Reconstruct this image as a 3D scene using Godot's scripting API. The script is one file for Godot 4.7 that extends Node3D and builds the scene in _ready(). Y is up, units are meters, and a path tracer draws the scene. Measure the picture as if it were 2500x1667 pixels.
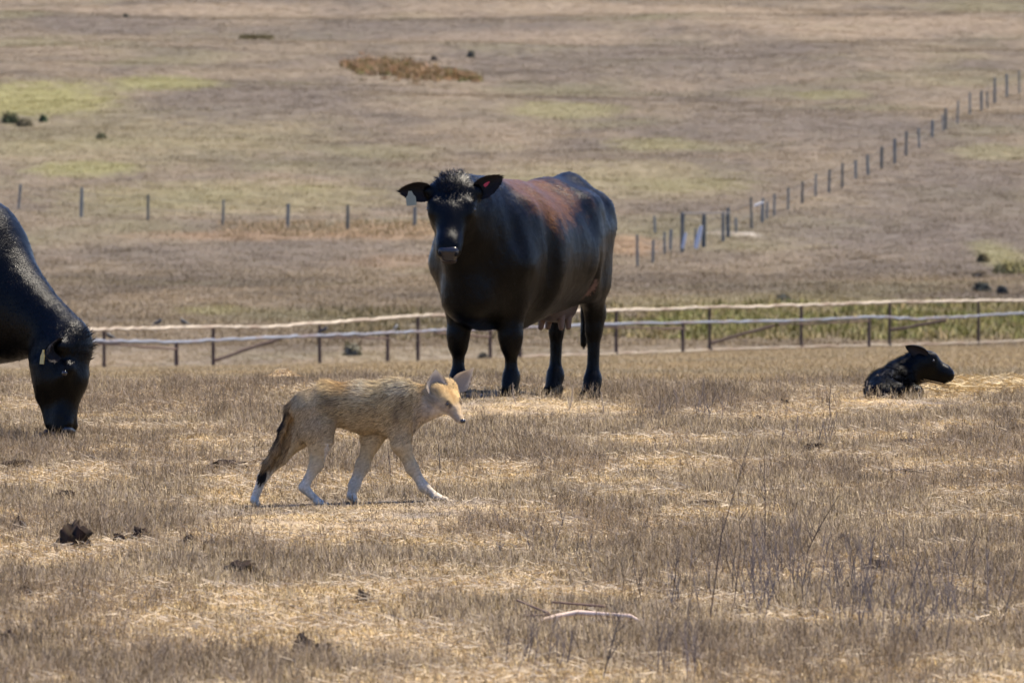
extends Node3D
# A dry pasture seen through a long lens: a coyote walks past a black cow, a second cow grazes, a calf lies in the grass.
# Photo pixels (2500 x 1667) become directions through px_ray(); distances come from the ground they stand on.

const F := 22120.0            # focal length in photo pixels
const CAM_H := 1.8
const PITCH := 0.026825       # radians down: puts the eye-level line at photo row 240
const SLOPE := 0.0261

var rng := RandomNumberGenerator.new()
var n_big := FastNoiseLite.new()
var n_mid := FastNoiseLite.new()
var n_fine := FastNoiseLite.new()
var names := {}
var patches := []
var clods := []
var clod_cells := {}
var patch_d := PackedFloat32Array()
var patch_r := PackedFloat32Array()
var ruffle := 0.0
var mats := {}

# ------------------------------------------------------------------ helpers
class MB:
	var v := PackedVector3Array()
	var n := PackedVector3Array()
	var c := PackedColorArray()
	var i := PackedInt32Array()
	func tri(a: int, b: int, d: int) -> void:
		i.append(a); i.append(b); i.append(d)
	func vert(p: Vector3, nn: Vector3, col: Color) -> int:
		v.append(p); n.append(nn); c.append(col)
		return v.size() - 1
	func add(o: MB) -> void:
		var base := v.size()
		v.append_array(o.v); n.append_array(o.n); c.append_array(o.c)
		for k in o.i: i.append(k + base)
	func smooth() -> void:
		n.resize(v.size())
		n.fill(Vector3.ZERO)
		for t in range(0, i.size(), 3):
			var a := i[t]; var b := i[t + 1]; var d := i[t + 2]
			var nn := (v[d] - v[a]).cross(v[b] - v[a])
			n[a] += nn; n[b] += nn; n[d] += nn
		for k in n.size():
			n[k] = n[k].normalized()
	func paint(col: Color) -> void:
		c.resize(v.size()); c.fill(col)
	func mesh() -> ArrayMesh:
		var arr := []
		arr.resize(Mesh.ARRAY_MAX)
		arr[Mesh.ARRAY_VERTEX] = v
		arr[Mesh.ARRAY_NORMAL] = n
		if c.size() == v.size(): arr[Mesh.ARRAY_COLOR] = c
		arr[Mesh.ARRAY_INDEX] = i
		var m := ArrayMesh.new()
		m.add_surface_from_arrays(Mesh.PRIMITIVE_TRIANGLES, arr)
		return m

func lin(r: float, g: float, b: float) -> Color:   # a photo colour (0..255) as a linear value
	return Color(r / 255.0, g / 255.0, b / 255.0).srgb_to_linear()

func mat(key: String, rough := 0.9, spec := 0.3, vcol := true, col := Color.WHITE) -> StandardMaterial3D:
	if mats.has(key): return mats[key]
	var m := StandardMaterial3D.new()
	m.resource_name = key
	m.roughness = rough
	m.metallic_specular = spec
	m.vertex_color_use_as_albedo = vcol
	m.albedo_color = col.linear_to_srgb() if not vcol else Color.WHITE
	mats[key] = m
	return m

func numbered(called: String) -> String:
	var k: int = names.get(called, 0)
	names[called] = k + 1
	return called if k == 0 else "%s_%03d" % [called, k]

func part(called: String, mb: MB, m: Material, parent: Node3D) -> MeshInstance3D:
	var o := MeshInstance3D.new()
	o.name = called
	o.mesh = mb.mesh()
	o.material_override = m
	parent.add_child(o, true)
	return o

func tag(o: Node3D, label: String, category: String, group := "", kind := "") -> void:
	if label: o.set_meta("label", label)
	if category: o.set_meta("category", category)
	if group: o.set_meta("group", group)
	if kind: o.set_meta("kind", kind)

func thing(called: String, label: String, category: String, at: Vector3, group := "") -> Node3D:
	var o := Node3D.new()
	o.name = numbered(called)
	add_child(o)
	o.position = at
	tag(o, label, category, group)
	return o

func single(called: String, mb: MB, m: Material, at: Vector3, label: String, category: String, group := "", kind := "") -> MeshInstance3D:
	var o := part(numbered(called), mb, m, self)
	o.position = at
	tag(o, label, category, group, kind)
	return o

# a photo pixel at a distance along the viewing axis
func at_px(px: float, py: float, d: float) -> Vector3:
	var x := (px - 1250.0) / F
	var y := (833.5 - py) / F
	var cy := y * cos(PITCH) - sin(PITCH)
	var cz := -(cos(PITCH) + y * sin(PITCH))
	var k := d / -cz
	return Vector3(x * k, CAM_H + cy * k, -d)

func ground_at(px: float, d: float) -> Vector3:
	var p := at_px(px, 833.5, d)
	p.y = height(p.x, p.z)
	return p

# where the ray of a photo pixel meets the ground
func ground_px(px: float, py: float) -> Vector3:
	var d := 24.0
	var last := d
	while d < 900.0:
		var p := at_px(px, py, d)
		if p.y < height(p.x, p.z):
			var lo := last
			var hi := d
			for k in 14:
				var m := (lo + hi) * 0.5
				p = at_px(px, py, m)
				if p.y < height(p.x, p.z): hi = m
				else: lo = m
			return at_px(px, py, hi)
		last = d
		d *= 1.01
	return at_px(px, py, 700.0)

# ------------------------------------------------------------------ terrain
func height(x: float, z: float) -> float:
	var d := -z
	var d0 := lerpf(56.5, 55.5, smoothstep(-1.5, 2.5, x))
	var h := 0.0
	if d > d0 - 3.0:
		var s := lerpf(0.0296, SLOPE, smoothstep(-12.0, 12.0, x))
		var e := d - d0
		var run := e if e > 3.0 else (e + 3.0) * (e + 3.0) / 12.0
		h = -s * run
		h = maxf(h, -5.2) if d < 300.0 else -5.2
	if d > 355.0:
		var e2 := d - 370.0
		var rise := e2 if e2 > 15.0 else (e2 + 15.0) * (e2 + 15.0) / 60.0
		h = -5.2 + 0.0453 * minf(rise, 500.0) + 0.02 * maxf(rise - 500.0, 0.0)
		h += n_big.get_noise_2d(x * 0.35, d * 0.35) * clampf((d - 370.0) / 200.0, 0.0, 1.0) * 0.8
	if d < 90.0:
		var fade := 1.0 - smoothstep(60.0, 90.0, d)
		h += (n_mid.get_noise_2d(x * 2.0, d * 2.0) * 0.034 + n_fine.get_noise_2d(x * 4.0, d * 4.0) * 0.008) * fade
		# the cow stands on a slope that falls towards her tail
		var e3 := d - 54.0
		h += (0.045 - 0.075 * smoothstep(-0.4, 0.9, x)) * exp(-e3 * e3 / 3.0) * exp(-(x * x) / 3.0)
		# the coyote walks up a slight even rise
		var ex := (x + 0.72) / 0.95
		var ed := (d - 40.0) / 0.8
		var er := ex * ex + ed * ed
		if er < 3.0: h = lerpf(h, 0.012 + 0.036 * (x + 0.72), exp(-er * er))
	return h

func hill_tone(x: float, d: float) -> Color:
	var tan_c := Color(0.245, 0.196, 0.134)
	var grey_c := Color(0.164, 0.134, 0.101)
	var pale_c := Color(0.29, 0.228, 0.155)
	var olive := Color(0.215, 0.195, 0.108)
	var a := n_big.get_noise_2d(x * 1.1, d * 0.42) * 0.5 + n_big.get_noise_2d(x * 3.1 + 300.0, d * 1.2) * 0.35
	var b := n_big.get_noise_2d(x * 1.5 - 900.0, d * 0.6 + 77.0)
	var f := n_mid.get_noise_2d(x * 2.2, d * 1.0)
	var col := tan_c.lerp(grey_c, clampf(0.45 + a * 2.4 + f * 0.7, 0.0, 1.0))
	col = col.lerp(pale_c, clampf(b * 1.2 + f * 0.45 - 0.1, 0.0, 0.7))
	col = col.lerp(olive, clampf(n_big.get_noise_2d(x * 0.9 + 1300.0, d * 0.5) * 1.4 - 0.15, 0.0, 0.6))
	for k in patches.size():
		if absf(d - patch_d[k]) > patch_r[k]: continue
		var p: Dictionary = patches[k]
		var dx: float = (x - p.x) / p.rx
		var dd: float = (d - p.d) / p.rd
		var r := dx * dx + dd * dd
		if r < 2.2:
			var e := r + f * 0.7 + n_fine.get_noise_2d(x * 2.0, d * 0.8) * 0.5
			var w: float = p.w * (1.0 - smoothstep(0.25, 1.35, e))
			if w > 0.0: col = col.lerp(p.c, w)
	var g := n_fine.get_noise_2d(x * 2.0, d * 0.9) * 0.24 + f * 0.22
	g = (1.0 + g) * 0.88
	return Color(col.r * g, col.g * g, col.b * g)

# 0 = golden matted straw, 1 = grey dead stems
func near_grey(x: float, z: float) -> float:
	var a := n_mid.get_noise_2d(x * 1.6 + 40.0, z * 0.75) * 1.0 + n_mid.get_noise_2d(x * 4.2 - 70.0, z * 2.4) * 0.5
	return clampf(0.58 + a * 2.1, 0.0, 1.0)

func patch(px: float, py: float, rx: float, ry: float, c: Color, w := 1.0) -> void:
	var p := ground_px(px, py)
	var p1 := ground_px(px, py - ry)
	var p2 := ground_px(px, py + ry)
	var d := -p.z
	patch_d.append(d)
	patch_r.append(1.49 * maxf((p2.z - p1.z) * 0.5, 1.0))
	patches.append({"x": p.x, "d": d, "rx": rx / F * d, "rd": maxf((p2.z - p1.z) * 0.5, 1.0), "c": c, "w": w})

func grid_sheet(xs: PackedFloat32Array, ds: PackedFloat32Array, tone: Callable, skirt := false) -> MB:
	var mb := MB.new()
	var nx := xs.size()
	for d in ds:
		for x in xs:
			mb.v.append(Vector3(x, height(x, -d) - (0.3 if skirt and d == ds[0] else 0.0), -d))
			mb.c.append(tone.call(x, d))
	for r in ds.size() - 1:
		for k in nx - 1:
			var a := r * nx + k
			mb.tri(a, a + nx, a + 1)
			mb.tri(a + 1, a + nx, a + nx + 1)
	mb.smooth()
	return mb

func near_tone(x: float, d: float) -> Color:
	var g := near_grey(x, -d)
	var col := Color(0.46, 0.35, 0.215).lerp(Color(0.27, 0.225, 0.18), g)
	if d > 55.0:
		col = col.lerp(mid_tone(x, d), smoothstep(55.0, 61.0, d))
	var f := 1.0 + n_fine.get_noise_2d(x * 9.0, d * 6.0) * 0.3
	return Color(col.r * f, col.g * f, col.b * f)

func mid_tone(x: float, d: float) -> Color:
	var a := n_mid.get_noise_2d(x * 0.6, d * 0.12)
	var col := Color(0.315, 0.245, 0.155).lerp(Color(0.26, 0.215, 0.15), clampf(0.5 + a, 0.0, 1.0))
	return col.lerp(hill_tone(x, d), smoothstep(215.0, 270.0, d))

func symmetric(steps: Array) -> PackedFloat32Array:   # [[until, step], ...] mirrored about 0
	var half := PackedFloat32Array()
	var x := 0.0
	for s in steps:
		while x < s[0] - 1e-4:
			x += s[1]
			half.append(x)
	var out := PackedFloat32Array()
	for k in half.size(): out.append(-half[half.size() - 1 - k])
	out.append(0.0)
	out.append_array(half)
	return out

func ladder(from: float, steps: Array) -> PackedFloat32Array:
	var out := PackedFloat32Array([from])
	var x := from
	for s in steps:
		while x < s[0] - 1e-4:
			x += s[1]
			out.append(x)
	return out

# ------------------------------------------------------------------ bodies from bones
# a bone: [a, b, Vector2(up radius, side radius) at a, the same at b, up hint, blend]
func bone(a: Vector3, b: Vector3, ra: Variant, rb: Variant, k := 0.012, up := Vector3.UP) -> Array:
	var r1: Vector2 = ra if ra is Vector2 else Vector2(ra, ra)
	var r2: Vector2 = rb if rb is Vector2 else Vector2(rb, rb)
	return [a, b, r1, r2, up, k]

func body(bones: Array, cell: float) -> MB:
	var lo := Vector3.INF
	var hi := -Vector3.INF
	for b in bones:
		var r: float = maxf(maxf(b[2].x, b[2].y), maxf(b[3].x, b[3].y)) + b[5] * 2.0 + cell * 2.0
		lo = lo.min(b[0] - Vector3.ONE * r).min(b[1] - Vector3.ONE * r)
		hi = hi.max(b[0] + Vector3.ONE * r).max(b[1] + Vector3.ONE * r)
	var nx := int((hi.x - lo.x) / cell) + 2
	var ny := int((hi.y - lo.y) / cell) + 2
	var nz := int((hi.z - lo.z) / cell) + 2
	var f := PackedFloat32Array()
	f.resize(nx * ny * nz)
	var sx := 1
	var sy := nx
	var sz := nx * ny
	for b in bones:
		var a: Vector3 = b[0]
		var e: Vector3 = b[1]
		var ra: Vector2 = b[2]
		var rb: Vector2 = b[3]
		var k: float = b[5]
		var t := e - a
		var ln := maxf(t.length(), 1e-5)
		t = t / ln if ln > 1e-4 else Vector3.RIGHT
		var up: Vector3 = b[4]
		var w := t.cross(up)
		w = w.normalized() if w.length() > 0.05 else t.cross(Vector3.FORWARD).normalized()
		var u := w.cross(t)
		var big := maxf(maxf(ra.x, ra.y), maxf(rb.x, rb.y))
		var reach := k * 3.4
		var ext := big + reach * big / minf(minf(ra.x, ra.y), minf(rb.x, rb.y))
		var bl := (a.min(e) - Vector3.ONE * ext - lo) / cell
		var bh := (a.max(e) + Vector3.ONE * ext - lo) / cell
		var x0 := maxi(int(bl.x), 0)
		var x1 := mini(int(bh.x) + 1, nx - 1)
		var y0 := maxi(int(bl.y), 0)
		var y1 := mini(int(bh.y) + 1, ny - 1)
		var z0 := maxi(int(bl.z), 0)
		var z1 := mini(int(bh.z) + 1, nz - 1)
		var inv := 1.0 / ln
		var mk := -1.0 / k
		var rmin := minf(minf(ra.x, ra.y), minf(rb.x, rb.y))
		var slack := cell * 4.6
		for zb in range(z0, z1 + 1, 5):
			for yb in range(y0, y1 + 1, 5):
				for xb in range(x0, x1 + 1, 5):
					# whole blocks far outside or deep inside the bone need no closer look
					var qc := lo + Vector3(xb + 2, yb + 2, zb + 2) * cell - a
					var sc := qc.dot(t)
					var hc := clampf(sc * inv, 0.0, 1.0)
					var ruc := ra.x + (rb.x - ra.x) * hc
					var rwc := ra.y + (rb.y - ra.y) * hc
					var rrc := minf(ruc, rwc)
					var axc := (sc - hc * ln) / rrc
					var quc := qc.dot(u) / ruc
					var qwc := qc.dot(w) / rwc
					var dc := (sqrt(quc * quc + qwc * qwc + axc * axc) - 1.0) * rrc
					if dc > reach + slack: continue
					var x2 := mini(xb + 4, x1)
					var y2 := mini(yb + 4, y1)
					var z2 := mini(zb + 4, z1)
					var deep := dc < -slack * 1.3 and rmin > slack * 2.0
					for z in range(zb, z2 + 1):
						for y in range(yb, y2 + 1):
							var id := xb + y * sy + z * sz
							if deep:
								for x in range(xb, x2 + 1):
									f[id] += 20.0
									id += 1
								continue
							var q := lo + Vector3(xb, y, z) * cell - a
							for x in range(xb, x2 + 1):
								var s := q.dot(t)
								var h := clampf(s * inv, 0.0, 1.0)
								var ru := ra.x + (rb.x - ra.x) * h
								var rw := ra.y + (rb.y - ra.y) * h
								var rr := minf(ru, rw)
								var ax := (s - h * ln) / rr
								var qu := q.dot(u) / ru
								var qw := q.dot(w) / rw
								var dist := (sqrt(qu * qu + qw * qw + ax * ax) - 1.0) * rr
								if dist < reach:
									f[id] += exp(clampf(dist * mk, -8.0, 8.0))
								q.x += cell
								id += 1
	for j in f.size():
		var val := f[j]
		f[j] = -log(val) if val > 1e-4 else 9.0
	var mb := MB.new()
	var at := PackedInt32Array()
	at.resize(nx * ny * nz)
	at.fill(-1)
	var off := [0, sx, sy, sx + sy, sz, sx + sz, sy + sz, sx + sy + sz]
	var o1: int = sx
	var o2: int = sy
	var o3: int = sx + sy
	var o4: int = sz
	var o5: int = sx + sz
	var o6: int = sy + sz
	var o7: int = sx + sy + sz
	var edges := [[0, 1], [2, 3], [4, 5], [6, 7], [0, 2], [1, 3], [4, 6], [5, 7], [0, 4], [1, 5], [2, 6], [3, 7]]
	for z in nz - 1:
		for y in ny - 1:
			var id := y * sy + z * sz
			for x in nx - 1:
				var c0 := f[id] < 0.0
				if c0 != (f[id + o1] < 0.0) or c0 != (f[id + o2] < 0.0) or c0 != (f[id + o3] < 0.0) or c0 != (f[id + o4] < 0.0) or c0 != (f[id + o5] < 0.0) or c0 != (f[id + o6] < 0.0) or c0 != (f[id + o7] < 0.0):
					var sum := Vector3.ZERO
					var cnt := 0
					for ed in edges:
						var va := f[id + off[ed[0]]]
						var vb := f[id + off[ed[1]]]
						if (va < 0.0) != (vb < 0.0):
							var tt := va / (va - vb)
							var pa := Vector3(ed[0] & 1, (ed[0] >> 1) & 1, (ed[0] >> 2) & 1)
							var pb := Vector3(ed[1] & 1, (ed[1] >> 1) & 1, (ed[1] >> 2) & 1)
							sum += pa.lerp(pb, tt)
							cnt += 1
					at[id] = mb.v.size()
					mb.v.append(lo + (Vector3(x, y, z) + sum / cnt) * cell)
				id += 1
	for z in range(1, nz - 1):
		for y in range(1, ny - 1):
			var id := 1 + y * sy + z * sz
			for x in range(1, nx - 1):
				var s0 := f[id] < 0.0
				if s0 != (f[id + sx] < 0.0):
					quad(mb, at[id - sy - sz], at[id - sz], at[id], at[id - sy], s0)
				if s0 != (f[id + sy] < 0.0):
					quad(mb, at[id - sx - sz], at[id - sx], at[id], at[id - sz], s0)
				if s0 != (f[id + sz] < 0.0):
					quad(mb, at[id - sx - sy], at[id - sy], at[id], at[id - sx], s0)
				id += 1
	mb.smooth()
	return mb

func quad(mb: MB, a: int, b: int, c: int, d: int, inside: bool) -> void:
	if a < 0 or b < 0 or c < 0 or d < 0: return
	if inside:
		mb.tri(a, c, b); mb.tri(a, d, c)
	else:
		mb.tri(a, b, c); mb.tri(a, c, d)

# short hairs on a body: style(p, n) returns [length, flow, lift, width, root colour, tip colour] or []
func hairs(src: MB, count: int, style: Callable) -> MB:
	var cum := PackedFloat32Array()
	var total := 0.0
	for t in range(0, src.i.size(), 3):
		total += (src.v[src.i[t + 1]] - src.v[src.i[t]]).cross(src.v[src.i[t + 2]] - src.v[src.i[t]]).length()
		cum.append(total)
	var mb := MB.new()
	for k in count:
		var t := cum.bsearch(rng.randf() * total) * 3
		if t >= src.i.size(): continue
		var a := sqrt(rng.randf())
		var b := rng.randf()
		var i0 := src.i[t]; var i1 := src.i[t + 1]; var i2 := src.i[t + 2]
		var p := src.v[i0] * (1.0 - a) + src.v[i1] * a * (1.0 - b) + src.v[i2] * a * b
		var nn := (src.n[i0] * (1.0 - a) + src.n[i1] * a * (1.0 - b) + src.n[i2] * a * b).normalized()
		var s: Array = style.call(p, nn)
		if s.is_empty(): continue
		strand(mb, p - nn * 0.002, nn, s[1], s[0], s[2], s[3], s[4], s[5])
	return mb

func strand(mb: MB, p: Vector3, nn: Vector3, flow: Vector3, length: float, lift: float, width: float, c0: Color, c1: Color) -> void:
	var fl := flow - nn * flow.dot(nn)
	fl = fl.normalized() if fl.length() > 0.01 else nn.cross(Vector3.UP).normalized()
	var jit := Vector3(rng.randf_range(-1, 1), rng.randf_range(-1, 1), rng.randf_range(-1, 1)) * 0.28
	var d1 := (fl * (1.0 - lift) + nn * lift + jit * 0.5).normalized()
	var d2 := (fl * (1.15 - lift) + nn * lift * 0.5 + jit).normalized()
	var w := d1.cross(nn).normalized() * width * 0.5
	var m := p + d1 * length * 0.5
	var e := m + d2 * length * 0.5
	var cm := c0.lerp(c1, 0.5)
	var n2 := (nn + d1 * 0.25 + jit * ruffle).normalized()
	var a := mb.vert(p - w, n2, c0)
	mb.vert(p + w, n2, c0)
	mb.vert(m - w * 0.8, n2, cm)
	mb.vert(m + w * 0.8, n2, cm)
	mb.vert(e, n2, c1)
	mb.tri(a, a + 2, a + 1)
	mb.tri(a + 1, a + 2, a + 3)
	mb.tri(a + 2, a + 4, a + 3)

# a tube along points with radii
func tube(mb: MB, pts: Array, radii: Array, col: Color, sides := 6, wob := 0.0) -> void:
	var base := mb.v.size()
	var ref := Vector3.UP
	for k in pts.size():
		var t: Vector3 = (pts[mini(k + 1, pts.size() - 1)] - pts[maxi(k - 1, 0)]).normalized()
		if absf(t.dot(ref)) > 0.92: ref = Vector3.RIGHT if absf(t.x) < 0.8 else Vector3.BACK
		var u := t.cross(ref).normalized()
		var w := u.cross(t)
		for s in sides:
			var an := TAU * s / sides
			var dir := u * cos(an) + w * sin(an)
			var r: float = radii[k] * (1.0 + rng.randf_range(-wob, wob))
			var g := 1.0 + rng.randf_range(-wob, wob)
			mb.vert(pts[k] + dir * r, dir, Color(col.r * g, col.g * g, col.b * g))
	for k in pts.size() - 1:
		for s in sides:
			var a := base + k * sides + s
			var b := base + k * sides + (s + 1) % sides
			mb.tri(a, b, a + sides)
			mb.tri(b, b + sides, a + sides)
	for e in 2:
		var k := 0 if e == 0 else pts.size() - 1
		var t: Vector3 = (pts[0] - pts[1]).normalized() if e == 0 else (pts[k] - pts[k - 1]).normalized()
		var c := mb.vert(pts[k] + t * radii[k] * 0.3, t, col)
		for s in sides:
			var a := base + k * sides + s
			var b := base + k * sides + (s + 1) % sides
			if e == 0: mb.tri(c, b, a)
			else: mb.tri(c, a, b)

# a lumpy ball, flattened; used for clods and dung
func lump(size: Vector3, seed_: int, rough: float, col: Color) -> MB:
	var mb := MB.new()
	var nu := 18
	var nv := 11
	var nz := FastNoiseLite.new()
	nz.seed = seed_
	nz.frequency = 1.0
	for j in nv + 1:
		for k in nu:
			var th := PI * j / nv
			var ph := TAU * k / nu
			var dir := Vector3(sin(th) * cos(ph), cos(th), sin(th) * sin(ph))
			var r := 1.0 + nz.get_noise_3dv(dir * 1.4) * rough * 1.5 + nz.get_noise_3dv(dir * 4.5 + Vector3(9, 3, 1)) * rough
			var g := 1.0 + nz.get_noise_3dv(dir * 6.0) * 0.7
			mb.vert(dir * r * size, dir, Color(col.r * g, col.g * g, col.b * g))
	for j in nv:
		for k in nu:
			var a := j * nu + k
			var b := j * nu + (k + 1) % nu
			mb.tri(a, a + nu, b)
			mb.tri(b, a + nu, b + nu)
	mb.smooth()
	return mb

# a cupped, pointed or rounded leaf with thickness, for ears: two skins joined at the rim
func ear_mesh(base: Vector3, axis: Vector3, open_to: Vector3, length: float, width: float, cup: float, point: float, outer: Color, inner: Color, rim: Color) -> MB:
	var mb := MB.new()
	var ax := axis.normalized()
	var side := ax.cross(open_to).normalized()
	var op := side.cross(ax).normalized()
	var nt := 12
	var nw := 8
	for layer in 2:
		for j in nt + 1:
			var t := float(j) / nt
			var w := width * 0.5 * pow(sin(PI * pow(0.12 + 0.88 * t, 0.75)), point) * (1.0 if t < 0.99 else 0.0)
			for k in nw + 1:
				var s := (float(k) / nw) * 2.0 - 1.0
				var p := base + ax * length * t + side * w * s + op * (cup * (s * s - 0.4) * w * 1.4 - cup * 0.15 * length * sin(PI * t))
				var edge := absf(s)
				var col := outer if layer == 0 else inner.lerp(rim, smoothstep(0.55, 0.85, maxf(edge, t * 0.9)) * smoothstep(0.12, 0.4, t))
				if layer == 0: col = outer.lerp(rim, smoothstep(0.8, 1.0, edge) * 0.6 * smoothstep(0.12, 0.4, t))
				var thick := 0.004 * (1.0 - pow(edge, 3.0)) * (1.0 - t * 0.7)
				p += op * (thick if layer == 1 else -thick)
				mb.vert(p, op if layer == 1 else -op, col)
	var row := nw + 1
	var per := (nt + 1) * row
	for layer in 2:
		for j in nt:
			for k in nw:
				var a := layer * per + j * row + k
				if layer == 1:
					mb.tri(a, a + row, a + 1); mb.tri(a + 1, a + row, a + row + 1)
				else:
					mb.tri(a, a + 1, a + row); mb.tri(a + 1, a + row + 1, a + row)
	mb.smooth()
	for k in per * 2:
		var want := op if k >= per else -op
		if mb.n[k].dot(want) < 0.0: mb.n[k] = -mb.n[k]
	return mb

func ball(mb: MB, at: Vector3, r: Vector3, col: Color, nu := 14, nv := 9) -> void:
	var base := mb.v.size()
	for j in nv + 1:
		for k in nu:
			var th := PI * j / nv
			var ph := TAU * k / nu
			var dir := Vector3(sin(th) * cos(ph), cos(th), sin(th) * sin(ph))
			mb.vert(at + dir * r, (dir / r).normalized(), col)
	for j in nv:
		for k in nu:
			var a := base + j * nu + k
			var b := base + j * nu + (k + 1) % nu
			mb.tri(a, a + nu, b)
			mb.tri(b, a + nu, b + nu)

# ------------------------------------------------------------------ the coyote
const CS := 553.0      # photo pixels per metre where the coyote walks

func cy(px: float, py: float, z := 0.0) -> Vector3:
	return Vector3((px - 850.0) / CS, (1235.0 - py) / CS, z)

func seg_d(p: Vector2, a: Vector2, b: Vector2) -> float:
	var t := clampf((p - a).dot(b - a) / (b - a).length_squared(), 0.0, 1.0)
	return p.distance_to(a + (b - a) * t)

func blob(px: float, py: float, cx: float, cyy: float, rx: float, ry: float) -> float:
	var dx := (px - cx) / rx
	var dy := (py - cyy) / ry
	return exp(-(dx * dx + dy * dy))

# coat of the coyote by place on the body: [root colour, tip colour, length, lift, flow]
func coyote_coat(p: Vector3, nn: Vector3) -> Array:
	var px0 := p.x * CS + 850.0
	if px0 > 1020.0 and p.y > 0.25:
		var hf0 := (p - HEAD_O).dot(HEAD_F) + n_fine.get_noise_2d(px0 * 1.3, p.y * 900.0) * 0.02
		var w := smoothstep(-0.075, 0.005, hf0) * smoothstep(1020.0, 1058.0, px0)
		if w <= 0.0: return coyote_coat_at(p, false)
		if w >= 1.0: return coyote_coat_at(p, true)
		var a := coyote_coat_at(p, false)
		var b := coyote_coat_at(p, true)
		return [a[0].lerp(b[0], w), a[1].lerp(b[1], w), lerpf(a[2], b[2], w), lerpf(a[3], b[3], w), a[4].lerp(b[4], w)]
	return coyote_coat_at(p, false)

func coyote_coat_at(p: Vector3, is_head: bool) -> Array:
	var px := p.x * CS + 850.0
	var py := 1235.0 - p.y * CS
	var q := Vector2(px, py)
	var flow := Vector3(-1, -0.25, 0)
	var root := Color(0.20, 0.145, 0.09)
	var tip := Color(0.47, 0.37, 0.24)
	var length := 0.024
	var lift := 0.26
	var u := n_fine.get_noise_2d(px * 0.9, py * 1.7 + p.z * 300.0) * 0.7 + n_mid.get_noise_2d(px * 0.22 + py * 0.1, py * 0.4 - px * 0.1 + p.z * 90.0) * 0.95
	# head frame
	var hd := p - HEAD_O
	var hf := hd.dot(HEAD_F)
	var hu := hd.dot(HEAD_U)
	var hs := hd.dot(HEAD_S)
	var in_tail := px < 716.0 and absf(p.z) < 0.030 and seg_d(q, Vector2(706, 1000), Vector2(672, 1105)) < 30.0 or px < 700.0 and absf(p.z) < 0.024 and seg_d(q, Vector2(672, 1105), Vector2(630, 1180)) < 24.0
	if is_head:
		flow = -HEAD_F
		length = lerpf(0.026, 0.008, smoothstep(-0.03, 0.06, hf)) * (1.5 if absf(hs) > 0.028 and hu < 0.02 and hf < 0.045 else 1.0)
		lift = 0.12
		var ochre := Color(0.47, 0.315, 0.14)
		var grey := Color(0.37, 0.28, 0.175)
		var white := Color(0.50, 0.43, 0.34)
		var c := grey
		var top := smoothstep(0.012, 0.036, hu - 0.002 + (0.0 if hf < 0.07 else (hf - 0.07) * 0.22))
		c = c.lerp(ochre, top)
		if hf > 0.075: c = c.lerp(Color(0.50, 0.37, 0.225), smoothstep(0.075, 0.10, hf) * top)
		c = c.lerp(Color(0.33, 0.175, 0.06), blob(hs * 1000.0, hf * 1000.0, 0.0, 42.0, 9.0, 30.0) * 0.75 * top)
		var low := smoothstep(-0.006, -0.024, hu + 0.002)
		c = c.lerp(Color(0.46, 0.38, 0.295).lerp(white, smoothstep(0.045, 0.085, hf)), low * 0.9)
		# dark line round the eyes and the tear mark
		var eye := minf(Vector2(hf - 0.070, absf(hs) - 0.034).length(), Vector2(hf - 0.084, absf(hs) - 0.027).length())
		if hu > -0.01: c = c.lerp(Color(0.06, 0.045, 0.035), 0.85 * (1.0 - smoothstep(0.006, 0.0115, eye)))
		if hf > 0.05 and hf < 0.15 and hu < 0.012 and hu > -0.015: c = c.lerp(Color(0.25, 0.20, 0.165), 0.4)
		if hf < 0.02: c = c.lerp(Color(0.44, 0.32, 0.18) if hu > 0.0 else Color(0.40, 0.33, 0.25), 0.7 * smoothstep(0.02, -0.03, hf))
		c = c * (1.0 + u * 0.3)
		return [c.lerp(Color(0.1, 0.08, 0.06), 0.12), c * 1.05, length, lift, flow]
	if in_tail:
		flow = Vector3(-0.42, -0.9, 0)
		length = 0.034
		lift = 0.15
		# black along the outer edge, tan inside, black tip
		var edge := (px - lerpf(709.0, 660.0, clampf((py - 1000.0) / 140.0, 0.0, 1.0)))
		var black := smoothstep(6.0, -5.0, edge + u * 10.0) * smoothstep(985.0, 1015.0, py) * (1.0 - 0.75 * smoothstep(1075.0, 1105.0, py))
		black = maxf(black, smoothstep(1140.0, 1158.0, py + u * 10.0))
		tip = Color(0.40, 0.27, 0.13).lerp(Color(0.022, 0.02, 0.02), black)
		root = Color(0.22, 0.14, 0.07).lerp(Color(0.02, 0.018, 0.018), black)
		return [root, tip * (1.0 + u * 0.5), length, lift, flow]
	var leg := smoothstep(1066.0, 1096.0, py + u * 14.0)
	if leg > 0.999:
		# legs
		flow = Vector3(0.05, -1, 0)
		length = 0.012
		lift = 0.14
		var pale := smoothstep(1120.0, 1205.0, py)
		tip = Color(0.50, 0.365, 0.195).lerp(Color(0.62, 0.53, 0.40), pale)
		if px < 830.0 and px > 740.0:
			length = lerpf(0.016, 0.006, smoothstep(1080.0, 1130.0, py))
			if px > 792.0: tip = Color(0.56, 0.47, 0.35)
		root = tip * 0.8
		return [root * 0.8, tip * clampf(0.95 + u * 0.6, 0.5, 1.4), length, lift, flow]
	var leg_c := Color(0.50, 0.365, 0.195)
	# trunk and neck
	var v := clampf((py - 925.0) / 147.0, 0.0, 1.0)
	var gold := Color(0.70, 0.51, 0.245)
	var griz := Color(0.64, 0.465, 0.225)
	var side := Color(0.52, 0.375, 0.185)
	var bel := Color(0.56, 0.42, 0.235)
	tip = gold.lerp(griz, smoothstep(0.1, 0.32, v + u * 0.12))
	tip = tip.lerp(side, smoothstep(0.42, 0.62, v + u * 0.1))
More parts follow.
